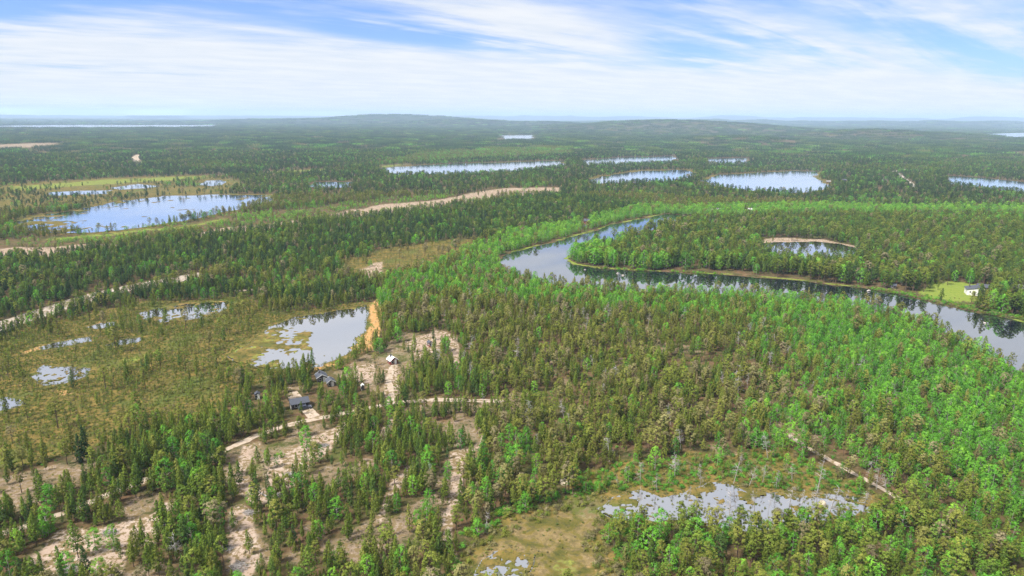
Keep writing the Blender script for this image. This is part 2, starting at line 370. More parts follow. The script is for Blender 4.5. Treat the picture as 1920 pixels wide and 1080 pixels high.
def ground_material():
    mt, t = new_mat('ground_cover')
    geo = N(t, 'ShaderNodeNewGeometry'); pos = geo.outputs['Position']
    at = N(t, 'ShaderNodeAttribute', attribute_name='cover'); sp = N(t, 'ShaderNodeSeparateColor'); t.links.new(at.outputs['Color'], sp.inputs[0])
    at2 = N(t, 'ShaderNodeAttribute', attribute_name='canopy')
    n_l = noise(t, pos, 0.035, 4, 0.6); n_m = noise(t, pos, 0.16, 5, 0.6, 0.4); n_s = noise(t, pos, 0.62, 5, 0.68); n_xs = noise(t, pos, 4.0, 3, 0.7)
    forest = mixc(t, maprange(t, n_m, 0.35, 0.65), (0.045, 0.050, 0.016), (0.105, 0.064, 0.034))
    forest = mixc(t, maprange(t, n_s, 0.45, 0.75), forest, (0.15, 0.10, 0.06))
    forest = mixc(t, maprange(t, n_l, 0.5, 0.7), forest, (0.075, 0.088, 0.024))
    sand = mixc(t, maprange(t, n_m, 0.3, 0.7), (0.31, 0.238, 0.188), (0.41, 0.345, 0.295))
    sand = mixc(t, maprange(t, n_xs, 0.42, 0.75), sand, (0.26, 0.165, 0.11))
    heath = mixc(t, n_xs, (0.085, 0.078, 0.026), (0.17, 0.105, 0.045))
    sand = mixc(t, maprange(t, mth(t, 'ADD', n_s, mth(t, 'MULTIPLY', mth(t, 'SUBTRACT', n_m, 0.5), 0.5)), 0.45, 0.57, 0.0, 0.9), sand, heath)
    bog = mixc(t, maprange(t, n_m, 0.32, 0.68), (0.072, 0.072, 0.018), (0.185, 0.128, 0.038))
    bog = mixc(t, maprange(t, n_s, 0.48, 0.62), bog, (0.045, 0.052, 0.014))
    bog = mixc(t, maprange(t, n_l, 0.52, 0.68), bog, (0.082, 0.100, 0.024))
    bog = mixc(t, maprange(t, n_xs, 0.55, 0.8), bog, (0.20, 0.16, 0.06))
    green = mixc(t, maprange(t, n_s, 0.3, 0.7), (0.10, 0.165, 0.022), (0.20, 0.22, 0.045))
    orange = mixc(t, maprange(t, n_s, 0.3, 0.7), (0.36, 0.18, 0.06), (0.36, 0.25, 0.12))
    edge = mth(t, 'MULTIPLY', mth(t, 'SUBTRACT', mth(t, 'ADD', mth(t, 'MULTIPLY', n_s, 0.5), mth(t, 'MULTIPLY', n_m, 0.5)), 0.5), 1.5)
    def msk(v): return maprange(t, mth(t, 'ADD', v, edge), 0.38, 0.62)
    can = mixc(t, noise(t, pos, 0.006, 5, 0.65), (0.028, 0.042, 0.024), (0.055, 0.070, 0.036))
    can = mixc(t, maprange(t, noise(t, pos, 0.03, 4, 0.7), 0.4, 0.7), can, (0.028, 0.042, 0.018))
    c = mixc(t, msk(sp.outputs[1]), forest, bog)
    c = mixc(t, msk(sp.outputs[0]), c, sand)
    c = mixc(t, msk(sp.outputs[2]), c, green)
    c = mixc(t, msk(at.outputs['Alpha']), c, orange)
    c = mixc(t, at2.outputs['Fac'], c, can)
    b = principled(t, c, 0.95, 0.05)
    bmp = N(t, 'ShaderNodeBump'); bmp.inputs['Strength'].default_value = 0.5; bmp.inputs['Distance'].default_value = 0.25
    t.links.new(n_s, bmp.inputs['Height']); t.links.new(bmp.outputs[0], b.inputs['Normal'])
    finish(t, b.outputs[0]); return mt
def water_material(name, deep, ripple=0.02, scale=0.4, ior=1.45, rough=0.02, mirror=0.5, rapids=1.0):
    mt, t = new_mat(name)
    geo = N(t, 'ShaderNodeNewGeometry')
    n = noise(t, geo.outputs['Position'], scale, 4, 0.6, 0.6)
    n2 = noise(t, geo.outputs['Position'], 0.02, 3, 0.5)
    sp = N(t, 'ShaderNodeSeparateXYZ'); t.links.new(geo.outputs['Position'], sp.inputs[0])
    rip = maprange(t, sp.outputs[1], 500.0, 640.0, 1.0, rapids)      # the upper reach runs over rapids
    b = principled(t, deep, 0.4, 0.0)
    gl = N(t, 'ShaderNodeBsdfGlossy'); gl.inputs['Roughness'].default_value = rough; gl.inputs['Color'].default_value = (0.95, 0.95, 0.97, 1)
    fr = N(t, 'ShaderNodeFresnel'); fr.inputs['IOR'].default_value = ior
    mx = N(t, 'ShaderNodeMixShader'); t.links.new(mth(t, 'ADD', mth(t, 'MULTIPLY', fr.outputs[0], 1.0 - mirror), mirror), mx.inputs[0])
    t.links.new(b.outputs[0], mx.inputs[1]); t.links.new(gl.outputs[0], mx.inputs[2])
    bmp = N(t, 'ShaderNodeBump'); bmp.inputs['Strength'].default_value = 1.0; bmp.inputs['Distance'].default_value = ripple
    t.links.new(mth(t, 'MULTIPLY', mth(t, 'MULTIPLY', n, maprange(t, n2, 0.35, 0.65, 0.2, 1.0)), rip), bmp.inputs['Height']); t.links.new(bmp.outputs[0], gl.inputs['Normal'])
    finish(t, mx.outputs[0]); return mt
def road_material(name, a, b_):
    mt, t = new_mat(name)
    geo = N(t, 'ShaderNodeNewGeometry'); pos = geo.outputs['Position']
    c = mixc(t, maprange(t, noise(t, pos, 0.6, 5, 0.65), 0.3, 0.7), a, b_)
    c = mixc(t, maprange(t, noise(t, pos, 0.45, 4, 0.65, 0.5), 0.50, 0.62), c, (0.17, 0.13, 0.07))
    b = principled(t, c, 0.95, 0.05); finish(t, b.outputs[0]); return mt
def leaf_material(name, stops, trans=0.25):
    mt, t = new_mat(name)
    ti = N(t, 'ShaderNodeAttribute', attribute_type='INSTANCER', attribute_name='tint')
    cvn = N(t, 'ShaderNodeAttribute', attribute_type='GEOMETRY', attribute_name='cv')
    rmp = N(t, 'ShaderNodeValToRGB'); e = rmp.color_ramp.elements
    while len(e) < len(stops): e.new(0.5)
    for i, (p, c) in enumerate(stops): e[i].position = p; e[i].color = (*c, 1)
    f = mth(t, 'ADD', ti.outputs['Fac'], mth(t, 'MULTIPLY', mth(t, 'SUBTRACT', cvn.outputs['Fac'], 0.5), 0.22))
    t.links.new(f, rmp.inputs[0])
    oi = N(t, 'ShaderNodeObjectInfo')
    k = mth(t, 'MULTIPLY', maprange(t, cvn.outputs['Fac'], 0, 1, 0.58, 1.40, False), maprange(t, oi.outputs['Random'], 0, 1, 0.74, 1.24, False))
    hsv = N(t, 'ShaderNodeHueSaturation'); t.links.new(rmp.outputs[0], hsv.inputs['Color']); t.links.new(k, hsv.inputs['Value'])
    d = N(t, 'ShaderNodeBsdfDiffuse'); t.links.new(hsv.outputs[0], d.inputs[0])
    tr = N(t, 'ShaderNodeBsdfTranslucent'); t.links.new(hsv.outputs[0], tr.inputs[0])
    mx = N(t, 'ShaderNodeMixShader'); mx.inputs[0].default_value = trans
    t.links.new(d.outputs[0], mx.inputs[1]); t.links.new(tr.outputs[0], mx.inputs[2])
    finish(t, mx.outputs[0]); return mt

ground_mat = ground_material()
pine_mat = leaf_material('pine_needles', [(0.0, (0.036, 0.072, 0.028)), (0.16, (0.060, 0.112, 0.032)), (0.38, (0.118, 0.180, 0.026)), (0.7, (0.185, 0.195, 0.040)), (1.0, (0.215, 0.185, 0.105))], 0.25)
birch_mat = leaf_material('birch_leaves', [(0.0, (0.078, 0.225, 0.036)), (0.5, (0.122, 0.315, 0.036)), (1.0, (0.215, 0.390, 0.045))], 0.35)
snag_mat = plain('grey_dead_wood', (0.30, 0.28, 0.27), 0.9, 0.1, 0.25, 3.0)
bark_mat = plain('pine_bark', (0.105, 0.075, 0.055), 0.95, 0.05, 0.35, 3.0)
bark_birch = plain('birch_bark', (0.34, 0.32, 0.29), 0.9, 0.1, 0.45, 4.0)
water_far = water_material('lake_water', (0.020, 0.024, 0.026), 0.06, 0.5, 1.5, 0.10, 0.95)
water_river = water_material('river_water', (0.006, 0.009, 0.014), 0.003, 0.35, 1.5, 0.01, 0.40, 30.0)
water_pond = water_material('pond_water', (0.022, 0.014, 0.008), 0.004, 0.7, 1.5, 0.02, 0.66)
sandroad_mat = road_material('sandy_track', (0.30, 0.235, 0.18), (0.40, 0.335, 0.275))
gravel_mat = road_material('gravel', (0.27, 0.22, 0.175), (0.36, 0.32, 0.285))
tar_mat = road_material('worn_road', (0.27, 0.24, 0.215), (0.36, 0.33, 0.30))

# ------------------------------------------------------------------ object helpers
def mesh_obj(name, verts, faces, mats, parent=None, link=True, mat_idx=None):
    me = bpy.data.meshes.new(name)
    me.from_pydata([tuple(v) for v in verts], [], [tuple(f) for f in faces])
    for mt in (mats if isinstance(mats, (list, tuple)) else [mats]): me.materials.append(mt)
    if mat_idx is not None: me.polygons.foreach_set('material_index', np.asarray(mat_idx, np.int32))
    me.update()
    o = bpy.data.objects.new(name, me)
    if link: COL.objects.link(o)
    if parent: o.parent = parent
    return o
def empty(name, loc=(0, 0, 0), rz=0.0, s=1.0):
    o = bpy.data.objects.new(name, None); COL.objects.link(o)
    o.empty_display_size = 0.5
    o.location = loc; o.rotation_euler = (0, 0, rz); o.scale = (s, s, s)
    return o
def tag(o, label=None, cat=None, group=None, kind=None):
    if label: o['label'] = label
    if cat: o['category'] = cat
    if group: o['group'] = group
    if kind: o['kind'] = kind
    return o
class MB:
    def __init__(self): self.v = []; self.f = []
    def box(self, c, s, rz=0.0):
        x, y, z = (k / 2 for k in s); b = len(self.v); ca, sa = math.cos(rz), math.sin(rz)
        for dz in (-z, z):
            for dx, dy in ((-x, -y), (x, -y), (x, y), (-x, y)):
                self.v.append((c[0] + dx * ca - dy * sa, c[1] + dx * sa + dy * ca, c[2] + dz))
        for q in ((0, 3, 2, 1), (4, 5, 6, 7), (0, 1, 5, 4), (1, 2, 6, 5), (2, 3, 7, 6), (3, 0, 4, 7)): self.f.append(tuple(b + i for i in q))
        return self
    def tube(self, a, b, ra, rb, n=6, cap=True):
        a, b = Vector(a), Vector(b); d = (b - a)
        if d.length < 1e-6: return self
        q = d.to_track_quat('Z', 'Y'); s = len(self.v)
        for p, r in ((a, ra), (b, rb)):
            for i in range(n):
                t = 2 * math.pi * i / n
                self.v.append(tuple(p + q @ Vector((r * math.cos(t), r * math.sin(t), 0))))
        for i in range(n): self.f.append((s + i, s + (i + 1) % n, s + n + (i + 1) % n, s + n + i))
        if cap: self.f.append(tuple(s + n + i for i in range(n))); self.f.append(tuple(s + n - 1 - i for i in range(n)))
        return self
    def prism(self, prof, y0, y1):
        """profile in x,z extruded along y"""
        s = len(self.v); n = len(prof)
        for y in (y0, y1):
            for x, z in prof: self.v.append((x, y, z))
        for i in range(n): self.f.append((s + i, s + (i + 1) % n, s + n + (i + 1) % n, s + n + i))
        self.f.append(tuple(s + n - 1 - i for i in range(n))); self.f.append(tuple(s + n + i for i in range(n)))
        return self
    def build(self, name, mt, parent=None): return mesh_obj(name, self.v, self.f, mt, parent)

# ------------------------------------------------------------------ ground sheet
def build_ground():
    fine = np.linspace(-R(47), R(47), 760)
    coarse = np.linspace(R(47), R(313), 74)[1:-1]
    ang = np.concatenate([fine, coarse])
    rad = np.concatenate([[30.0, 60.0], np.geomspace(85.0, 32000.0, 840)])
    A, Rr = np.meshgrid(ang, rad)
    x = (Rr * np.sin(A)).ravel(); y = (Rr * np.cos(A)).ravel()
    z = terrain(x, y)
    na, nr = len(ang), len(rad)
    sand = np.zeros(len(x)); bog = np.zeros(len(x)); green = np.zeros(len(x)); orange = np.zeros(len(x))
    wx, wy = warp(x, y)
    def wid(p): return max(1.2, 0.012 * np.hypot(*p.mean(0)))
    for q, p in enumerate(SAND): sand = np.maximum(sand, (0.45 if q >= len(SAND) - 2 else 0.9 if q < 10 else 1.0) * soft(wx, wy, p, wid(p)))
    for p in SAND_FAR: sand = np.maximum(sand, 0.6 * soft(wx, wy, p, 40))
    for p in BOG: bog = np.maximum(bog, soft(wx, wy, p, 2 * wid(p)))
    for p in GREEN: green = np.maximum(green, (1.3 if p is GREEN[0] else 0.46 if p is GREEN[1] else 0.56) * soft(wx, wy, p, 1.6 * wid(p)))
    for p in ORANGE: orange = np.maximum(orange, (1.2 if p is ORANGE[0] else 0.45 if p is ORANGE[7] else 0.66) * soft(wx, wy, p, 0.8 * wid(p)))
    bb = soft(wx, wy, BOG[1], 4.0); sand = np.maximum(sand, 0.44 * bb)
    sandy = inside(x, y, SANDY_ZONE)
    g = fbm(x / 16, y / 16, 3, 3)
    sand[sandy] = np.maximum(sand[sandy], np.clip((0.58 - g[sandy]) * 3.0, 0, 0.5))
    nsand = inside(x, y, CENTER_ZONE)
    sand[nsand] = np.maximum(sand[nsand], np.clip((0.5 - g[nsand]) * 3.0, 0, 0.5))
    for ln, w in ((shore_green, 2.6), (shore_green_b, 3.0), (shore_green_c, 2.6)):
        d = edge_dist(x, y, ln, False, 30)
        green = np.maximum(green, np.clip(1.15 - d / w, 0, 0.8) * np.clip((fbm(x / 14, y / 14, 3, 88) - 0.36) * 5, 0.15, 1))
    for k in ('pond_house', 'pond_upper', 'pond_left', 'pond_snags', 'lake_wide', 'pond_peninsula', 'lake_middle', 'lake_long', 'lake_oval'):
        d = edge_dist(x, y, WP_COARSE[k], True, 40)
        bog = np.maximum(bog, np.clip(1.3 - d / (5.0 if k.startswith('pond') else 14.0), 0, 1))
    r = np.hypot(x, y)
    can = np.clip((r - 3500) / 4000, 0, 1) * (1 - 0.8 * np.clip(sand + green, 0, 1))
    verts = np.stack([x, y, z], 1)
    idx = np.arange(nr * na).reshape(nr, na)
    a = idx[:-1, :]; b = np.roll(idx, -1, 1)[:-1, :]; c = np.roll(idx, -1, 1)[1:, :]; d = idx[1:, :]
    quads = np.stack([a, d, c, b], -1).reshape(-1, 4)
    me = bpy.data.meshes.new('ground')
    nv = len(verts); nq = len(quads)
    ring = idx[0, ::-1]
    me.vertices.add(nv); me.vertices.foreach_set('co', verts.astype(np.float32).ravel())
    loops = np.concatenate([quads.ravel(), idx[0, :]])
    starts = np.concatenate([np.arange(nq) * 4, [nq * 4]]); tot = np.concatenate([np.full(nq, 4), [na]])
    me.loops.add(len(loops)); me.loops.foreach_set('vertex_index', loops.astype(np.int32))
    me.polygons.add(nq + 1); me.polygons.foreach_set('loop_start', starts.astype(np.int32)); me.polygons.foreach_set('loop_total', tot.astype(np.int32))
    me.update(calc_edges=True)
    ca = me.attributes.new('cover', 'FLOAT_COLOR', 'POINT')
    ca.data.foreach_set('color', np.stack([sand, bog, green, orange], 1).astype(np.float32).ravel())
    cb = me.attributes.new('canopy', 'FLOAT', 'POINT'); cb.data.foreach_set('value', can.astype(np.float32))
    me.materials.append(ground_mat)
    me.polygons.foreach_set('use_smooth', np.ones(nq + 1, bool))
    o = bpy.data.objects.new('ground', me); COL.objects.link(o); tag(o, kind='structure')
SANDY_ZONE = P((-300,960),(80,875),(330,805),(470,745),(540,700),(640,690),(700,655),(760,615),(870,612),(890,690),(935,760),(905,880),(855,1000),(835,1120),(-300,1120))
CENTER_ZONE = P((700,600),(900,560),(1300,600),(1560,690),(1600,800),(1450,850),(1100,880),(920,900),(880,700))
build_ground()

WATER_Z = {}
WNAME = {'river': 'river'}
for k, poly in WPOLY.items():
    zc = float(terrain(poly[:, 0], poly[:, 1]).max())
    dist = np.hypot(poly[:, 0], poly[:, 1]).min()
    zc += 0.04 if dist < 2000 else 0.6
    WATER_Z[k] = zc
    mt = water_river if k == 'river' else (water_pond if k.startswith(('pond', 'pool_s', 'pool_e', 'pool_b')) else water_far)
    nm = 'river' if k == 'river' else ('lake' if k.startswith('lake') else 'pond' if k.startswith('pond') else 'pool')
    # counter-clockwise so that the normal points up
    a = 0.5 * np.sum(poly[:, 0] * np.roll(poly[:, 1], -1) - np.roll(poly[:, 0], -1) * poly[:, 1])
    pp = poly if a > 0 else poly[::-1]
    o = mesh_obj(nm, [(p[0], p[1], zc) for p in pp], [range(len(pp))], mt); tag(o, kind='structure')

for j, (k, (line, w)) in enumerate(RD.items()):
    pts = []
    for i in range(len(line) - 1):
        a, b = line[i], line[i + 1]; n = max(2, int(np.hypot(*(b - a)) / 1.5))
        for s in range(n): pts.append(a + (b - a) * s / n)
    pts.append(line[-1]); pts = np.array(pts)
    ker = np.ones(7) / 7
    for _ in range(2):
        q = pts.copy()
        for c in range(2): q[3:-3, c] = np.convolve(pts[:, c], ker, 'valid')
        pts = q
    tg = np.gradient(pts, axis=0); tg /= np.hypot(tg[:, 0], tg[:, 1])[:, None] + 1e-9
    nr = np.stack([-tg[:, 1], tg[:, 0]], 1)
    vv = []; ff = []
    zr = 0.03 + 0.004 * j
    for i, p in enumerate(pts):
        for s, u in enumerate((-0.5, -0.17, 0.17, 0.5)):
            wob = (vnoise(np.array([p[0] / 2.5 + s * 9]), np.array([p[1] / 2.5]))[0] - 0.5) * 0.45 if abs(u) == 0.5 else 0
            q = p + nr[i] * w * (u + wob * math.copysign(1, u) * min(1, 2.5 / w))
            vv.append((q[0], q[1], zr))
    for i in range(len(pts) - 1):
        for s in range(3): ff.append((i * 4 + s, i * 4 + 4 + s, i * 4 + 5 + s, i * 4 + 1 + s)[::-1])
    mt = {'gravel_road': gravel_mat, 'paved_road': tar_mat}.get(k, sandroad_mat)
    o = mesh_obj(k, vv, ff, mt); tag(o, kind='structure')

# ------------------------------------------------------------------ bog mats standing in the ponds
def mats_in(key, ctrl, step, scale, seed, cover=(0, 1, 0, 0)):
    poly = WPOLY[key]; lo = poly.min(0) - 2; hi = poly.max(0) + 2
    gx = np.arange(lo[0], hi[0], step); gy = np.arange(lo[1], hi[1], step)
    X, Y = np.meshgrid(gx, gy); x = X.ravel(); y = Y.ravel()
    cpt = np.array([gp(c[0], c[1]) for c in ctrl]); cw = np.array([c[2] for c in ctrl])
    d = np.sqrt((x[:, None] - cpt[None, :, 0]) ** 2 + (y[:, None] - cpt[None, :, 1]) ** 2) + 0.5
    wgt = d ** -2.5; bias = (wgt * cw).sum(1) / wgt.sum(1)
    nz = 0.6 * fbm(x / scale, y / scale, 4, seed) + 0.4 * fbm(x / (scale * 0.3), y / (scale * 0.3), 3, seed + 9)
    h = nz - 0.5 + bias
    ins = inside(x, y, poly)
    zz = WATER_Z[key] + np.clip(h * 2.2, -0.15, 0.16) + np.where(h > 0.03, 0.10 * fbm(x / 0.7, y / 0.7, 2, 4), 0)
    keep = (h > -0.05) & ins
    idx = np.arange(len(x)).reshape(X.shape)
    q = np.stack([idx[:-1, :-1], idx[:-1, 1:], idx[1:, 1:], idx[1:, :-1]], -1).reshape(-1, 4)
    q = q[keep[q].all(1)]
    if len(q) == 0: return
    used, inv = np.unique(q.ravel(), return_inverse=True)
    o = mesh_obj('bog_mats', np.stack([x[used], y[used], zz[used]], 1), inv.reshape(-1, 4), ground_mat)
    n = len(used)
    ca = o.data.attributes.new('cover', 'FLOAT_COLOR', 'POINT')
    gsel = (fbm(x[used] / 6, y[used] / 6, 2, 5) > 0.52).astype(float)
    col = np.tile(np.array(cover, np.float32), (n, 1)); col[:, 0] = 0.35; col[:, 2] = np.maximum(col[:, 2], gsel * 0.42 * (key == 'pond_house'))
    ca.data.foreach_set('color', col.ravel())
    o.data.attributes.new('canopy', 'FLOAT', 'POINT')
    tag(o, {'pond_house': 'yellow green sedge mats scattered over the left half of the round pond', 'pond_snags': 'mossy hummocks standing in the pond among dead trees',
            'pond_upper': 'small peat hummocks in the pale pond left of the round pond', 'pond_left': 'dark peat hummocks in the small pond at the left edge',
            'lake_wide': 'low reed mats along the shore of the wide lake at left', 'pool_bottom': 'mossy mats in the pool at the bottom edge'}[key], 'bog mats', kind='stuff')
mats_in('pond_house', [(660,610,-.5),(620,640,-.5),(560,630,-.03),(540,660,0.0),(500,650,0.10),(470,660,0.18),(440,672,0.18),(520,620,0.03),(560,605,-.1),(640,585,-.25),(690,572,-.1),(600,672,.02),(590,600,-.3),(575,645,.02),(510,685,.0),(650,640,-.5),(560,588,-.02),(650,665,-.2)], 0.45, 7.0, 3)
mats_in('pond_snags', [(1140,960,.12),(1180,945,.02),(1220,935,.0),(1260,945,-.12),(1300,960,-.25),(1340,950,-.2),(1400,960,-.25),(1460,955,-.14),(1520,955,-.18),(1570,950,-.1),(1620,950,.0),(1300,915,.15),(1345,912,.05),(1500,935,.06),(1640,950,.1),(1400,925,.08),(1350,988,-.1)], 0.4, 4.0, 8)
mats_in('pond_upper', [(280,590,-.1),(340,585,-.1),(400,575,-.15),(340,572,.05),(370,598,-.03),(300,600,0.0)], 0.5, 6.0, 12)
mats_in('pond_left', [(90,700,-.12),(120,705,-.06),(150,698,-.1),(100,690,-.05),(75,715,-.05)], 0.4, 3.0, 15)
mats_in('lake_wide', [(60,415,.1),(100,412,.0),(140,404,-.1),(220,400,-.3),(300,385,-.35),(330,382,-.08),(400,378,-.35),(460,372,-.12),(500,370,-.1),(180,390,-.02)], 1.6, 22.0, 18)
mats_in('pool_bottom', [(930,1050,.03),(960,1045,0.08),(990,1050,-.02),(940,1075,-.06),(900,1065,.16)], 0.3, 3.0, 21)

# ------------------------------------------------------------------ tree shapes
class Tree:
    """collects a trunk and a crown"""
    def __init__(self): self.tv = MB(); self.cv = []; self.cf = []; self.cval = []
    def cards(self, c, n, spread, size, outward, rs, val, flat=0.75, upw=0.5, jit=0.3):
        """n leaf-sized faces strewn round c, mostly facing outward"""
        c = np.asarray(c, float); ow = np.asarray(outward, float)
        off = rs.normal(size=(n, 3)); off /= np.linalg.norm(off, axis=1)[:, None] + 1e-9
        p = c + off * (spread * rs.uniform(0.3, 1.0, n))[:, None] * np.array([1, 1, flat])
        nrm = off * 0.55 + ow * 0.75 + np.array([0, 0, upw]) + rs.normal(size=(n, 3)) * jit
        nrm /= np.linalg.norm(nrm, axis=1)[:, None] + 1e-9
        t = np.cross(nrm, rs.normal(size=(n, 3))); t /= np.linalg.norm(t, axis=1)[:, None] + 1e-9
        b = np.cross(nrm, t)
        s = (size * rs.uniform(0.65, 1.35, n))[:, None]; w = s * rs.uniform(0.5, 0.85, n)[:, None]
        q = np.stack([p - t * s * 0.5, p + b * w * 0.5 + nrm * s * 0.08, p + t * s * 0.5, p - b * w * 0.5 + nrm * s * 0.08], 1).reshape(-1, 3)
        k = len(self.cv)
        self.cv += [tuple(v) for v in q]
        self.cf += [(k + 4 * i, k + 4 * i + 1, k + 4 * i + 2, k + 4 * i + 3) for i in range(n)]
        self.cval += [float(v) for v in np.clip(val + rs.normal(size=n) * 0.08, 0, 1)]
def pine_young(seed, h=8.0, rw=0.14, nclump=120, per=6, base=0.14):
    """slim spindle of upswept shoots with a pointed top"""
    rs = np.random.default_rng(seed); T = Tree()
    lean = rs.normal(size=2) * 0.02 * h
    def ax(t): return np.array([lean[0] * t * t, lean[1] * t * t, t * h])
    T.tv.tube(ax(0), ax(0.5), 0.012 * h, 0.008 * h, 6); T.tv.tube(ax(0.5), ax(0.97), 0.008 * h, 0.003 * h, 5)
    side = rs.uniform(0, 6.28); asym = rs.uniform(0.05, 0.25)
    for i in range(nclump):
        u = (i + rs.uniform(0, 1)) / nclump
        t = base + (0.99 - base) * u ** 1.15
        prof = min(1.0, 0.5 + (t - base) / 0.25) * min(1.0, ((1.0 - t) / 0.60)) ** 0.75
        a = i * 2.399 + rs.uniform(-0.4, 0.4)
        r = rw * h * prof * rs.uniform(0.58, 1.2) * (1 + asym * math.cos(a - side))
        o = np.array([math.cos(a), math.sin(a), 0.15])
        rr = r * rs.uniform(0.45, 1.0)
        c = ax(t) + np.array([o[0] * rr, o[1] * rr, 0.2 * r])
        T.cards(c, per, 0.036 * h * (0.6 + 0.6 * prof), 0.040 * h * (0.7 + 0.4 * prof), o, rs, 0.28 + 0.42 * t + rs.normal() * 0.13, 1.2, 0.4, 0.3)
        if i % 6 == 0: T.tv.tube(ax(max(0.05, t - 0.04)), c, 0.0035 * h, 0.0015 * h, 3, False)
    T.cards(ax(0.99), 5, 0.012 * h, 0.03 * h, (0, 0, 1), rs, 0.85)
    return T
def pine_old(seed, h=11.0, rw=0.19, nclump=44, per=17, base=0.40):
    """tall trunk under a domed, layered crown with gaps"""
    rs = np.random.default_rng(seed); T = Tree()
    lean = rs.normal(size=2) * 0.04 * h
    def ax(t): return np.array([lean[0] * t * t, lean[1] * t * t, t * h])
    for a, b in ((0, .3), (.3, .6), (.6, .92)): T.tv.tube(ax(a), ax(b), 0.017 * h * (1 - a * .85), 0.017 * h * (1 - b * .85), 6)
    top = 0.97
    for i in range(nclump):
        u = ((i + rs.uniform()) / nclump) ** 0.8; t = base + (top - base) * u
        prof = math.sqrt(max(0.04, 1 - (max(0, u - 0.42) / 0.60) ** 2)) * (0.50 + 0.50 * min(1, u / 0.4))
        a = i * 2.399 + rs.uniform(-0.8, 0.8)
        r = rw * h * prof * rs.uniform(0.65, 1.2)
        o = np.array([math.cos(a), math.sin(a), 0.45])
        rr = r * math.sqrt(rs.uniform(0.25, 1.0))
        c = ax(t) + np.array([o[0] * rr, o[1] * rr, 0.02 * h * rs.uniform(-0.5, 1)])
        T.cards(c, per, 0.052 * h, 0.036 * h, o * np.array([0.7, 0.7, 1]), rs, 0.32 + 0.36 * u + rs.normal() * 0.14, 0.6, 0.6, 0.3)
        if i % 2 == 0: T.tv.tube(ax(max(0.1, t - 0.06)), c, 0.006 * h, 0.002 * h, 3, False)
    return T
def birch(seed, h=7.5, rw=0.24, nclump=66, per=15, base=0.12):
    rs = np.random.default_rng(seed); T = Tree()
    lean = rs.normal(size=2) * 0.03 * h
    def ax(t): return np.array([lean[0] * t * t, lean[1] * t * t, t * h])
    T.tv.tube(ax(0), ax(0.45), 0.011 * h, 0.008 * h, 6); T.tv.tube(ax(0.45), ax(0.93), 0.008 * h, 0.003 * h, 5)
    lobes = [(rs.uniform(0, 6.28), rs.uniform(0.25, 0.85), rs.uniform(0.7, 1.5)) for _ in range(6)]
    for i in range(nclump):
        u = (i + rs.uniform()) / nclump; t = base + (0.97 - base) * u
        prof = math.sin(math.pi * min(1, 0.14 + 0.83 * u ** 0.85)) ** 0.65
        a = i * 2.399 + rs.uniform(-0.8, 0.8); k = 1.0
        for la, lt, lk in lobes: k += (lk - 1) * max(0, math.cos(a - la)) * max(0, 1 - abs(t - lt) / 0.25)
        r = rw * h * prof * k
        o = np.array([math.cos(a), math.sin(a), 0.3])
        rr = r * math.sqrt(rs.uniform(0.3, 1.0))
        c = ax(t) + np.array([o[0] * rr, o[1] * rr, 0])
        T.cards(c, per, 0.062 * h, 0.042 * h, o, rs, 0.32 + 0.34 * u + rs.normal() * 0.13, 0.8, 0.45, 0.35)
        if i % 4 == 0: T.tv.tube(ax(max(0.08, t - 0.12)), c, 0.004 * h, 0.0015 * h, 3, False)
    return T
def bog_pine(seed, h=4.0):
    rs = np.random.default_rng(seed); T = Tree()
    T.tv.tube((0, 0, 0), (rs.normal() * 0.1, rs.normal() * 0.1, h * 0.95), 0.05, 0.02, 5)
    for i in range(20):
        t = rs.uniform(0.3, 0.98); a = rs.uniform(0, 6.28); r = 0.16 * h * (1.1 - t) + 0.12
        o = np.array([math.cos(a), math.sin(a), 0.3]); c = np.array([o[0] * r, o[1] * r, t * h])
        T.cards(c, 9, 0.24, 0.19, o, rs, 0.35 + 0.3 * t)
        if i % 2 == 0: T.tv.tube((0, 0, t * h - 0.15), c, 0.02, 0.008, 3, False)
    return T
def bush(seed, h=1.6):
    rs = np.random.default_rng(seed); T = Tree()
    T.tv.tube((0, 0, 0), (0, 0, h * 0.5), 0.04, 0.02, 4)
    for i in range(22):
        a = rs.uniform(0, 6.28); r = rs.uniform(0, 0.5) * h; z = h * (0.2 + 0.65 * rs.uniform() * (1 - (r / h) ** 2))
        o = np.array([math.cos(a), math.sin(a), 0.5])
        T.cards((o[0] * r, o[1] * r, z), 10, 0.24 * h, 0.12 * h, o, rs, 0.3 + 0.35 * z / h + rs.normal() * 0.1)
    return T
def snag(seed, h=8.0):
    """dead tree: grey trunk with bare twiggy branches"""
    rs = np.random.default_rng(seed); T = Tree()
    lean = rs.normal(size=2) * 0.05 * h
    def ax(t): return np.array([lean[0] * t, lean[1] * t, t * h])
    T.tv.tube(ax(0), ax(0.5), 0.016 * h, 0.011 * h, 6); T.tv.tube(ax(0.5), ax(1), 0.011 * h, 0.003 * h, 5)
    B = MB()
    for i in range(int(rs.uniform(16, 42))):
        t = rs.uniform(rs.uniform(0.25, 0.55), 0.98); a = rs.uniform(0, 6.28); L = h * 0.20 * (1.25 - t) * rs.uniform(0.6, 1.5) + 0.25
        e = ax(t) + np.array([math.cos(a) * L, math.sin(a) * L, L * rs.uniform(-0.25, 0.35)])
        B.tube(ax(t), e, 0.0055 * h, 0.0025 * h, 3, False)
        for _ in range(4):
            q = ax(t) + (e - ax(t)) * rs.uniform(0.4, 1.0)
            f = q + rs.normal(size=3) * 0.24 * L + np.array([math.cos(a), math.sin(a), 0.2]) * 0.25 * L
            B.tube(q, f, 0.0032 * h, 0.0018 * h, 3, False)
    return T, B

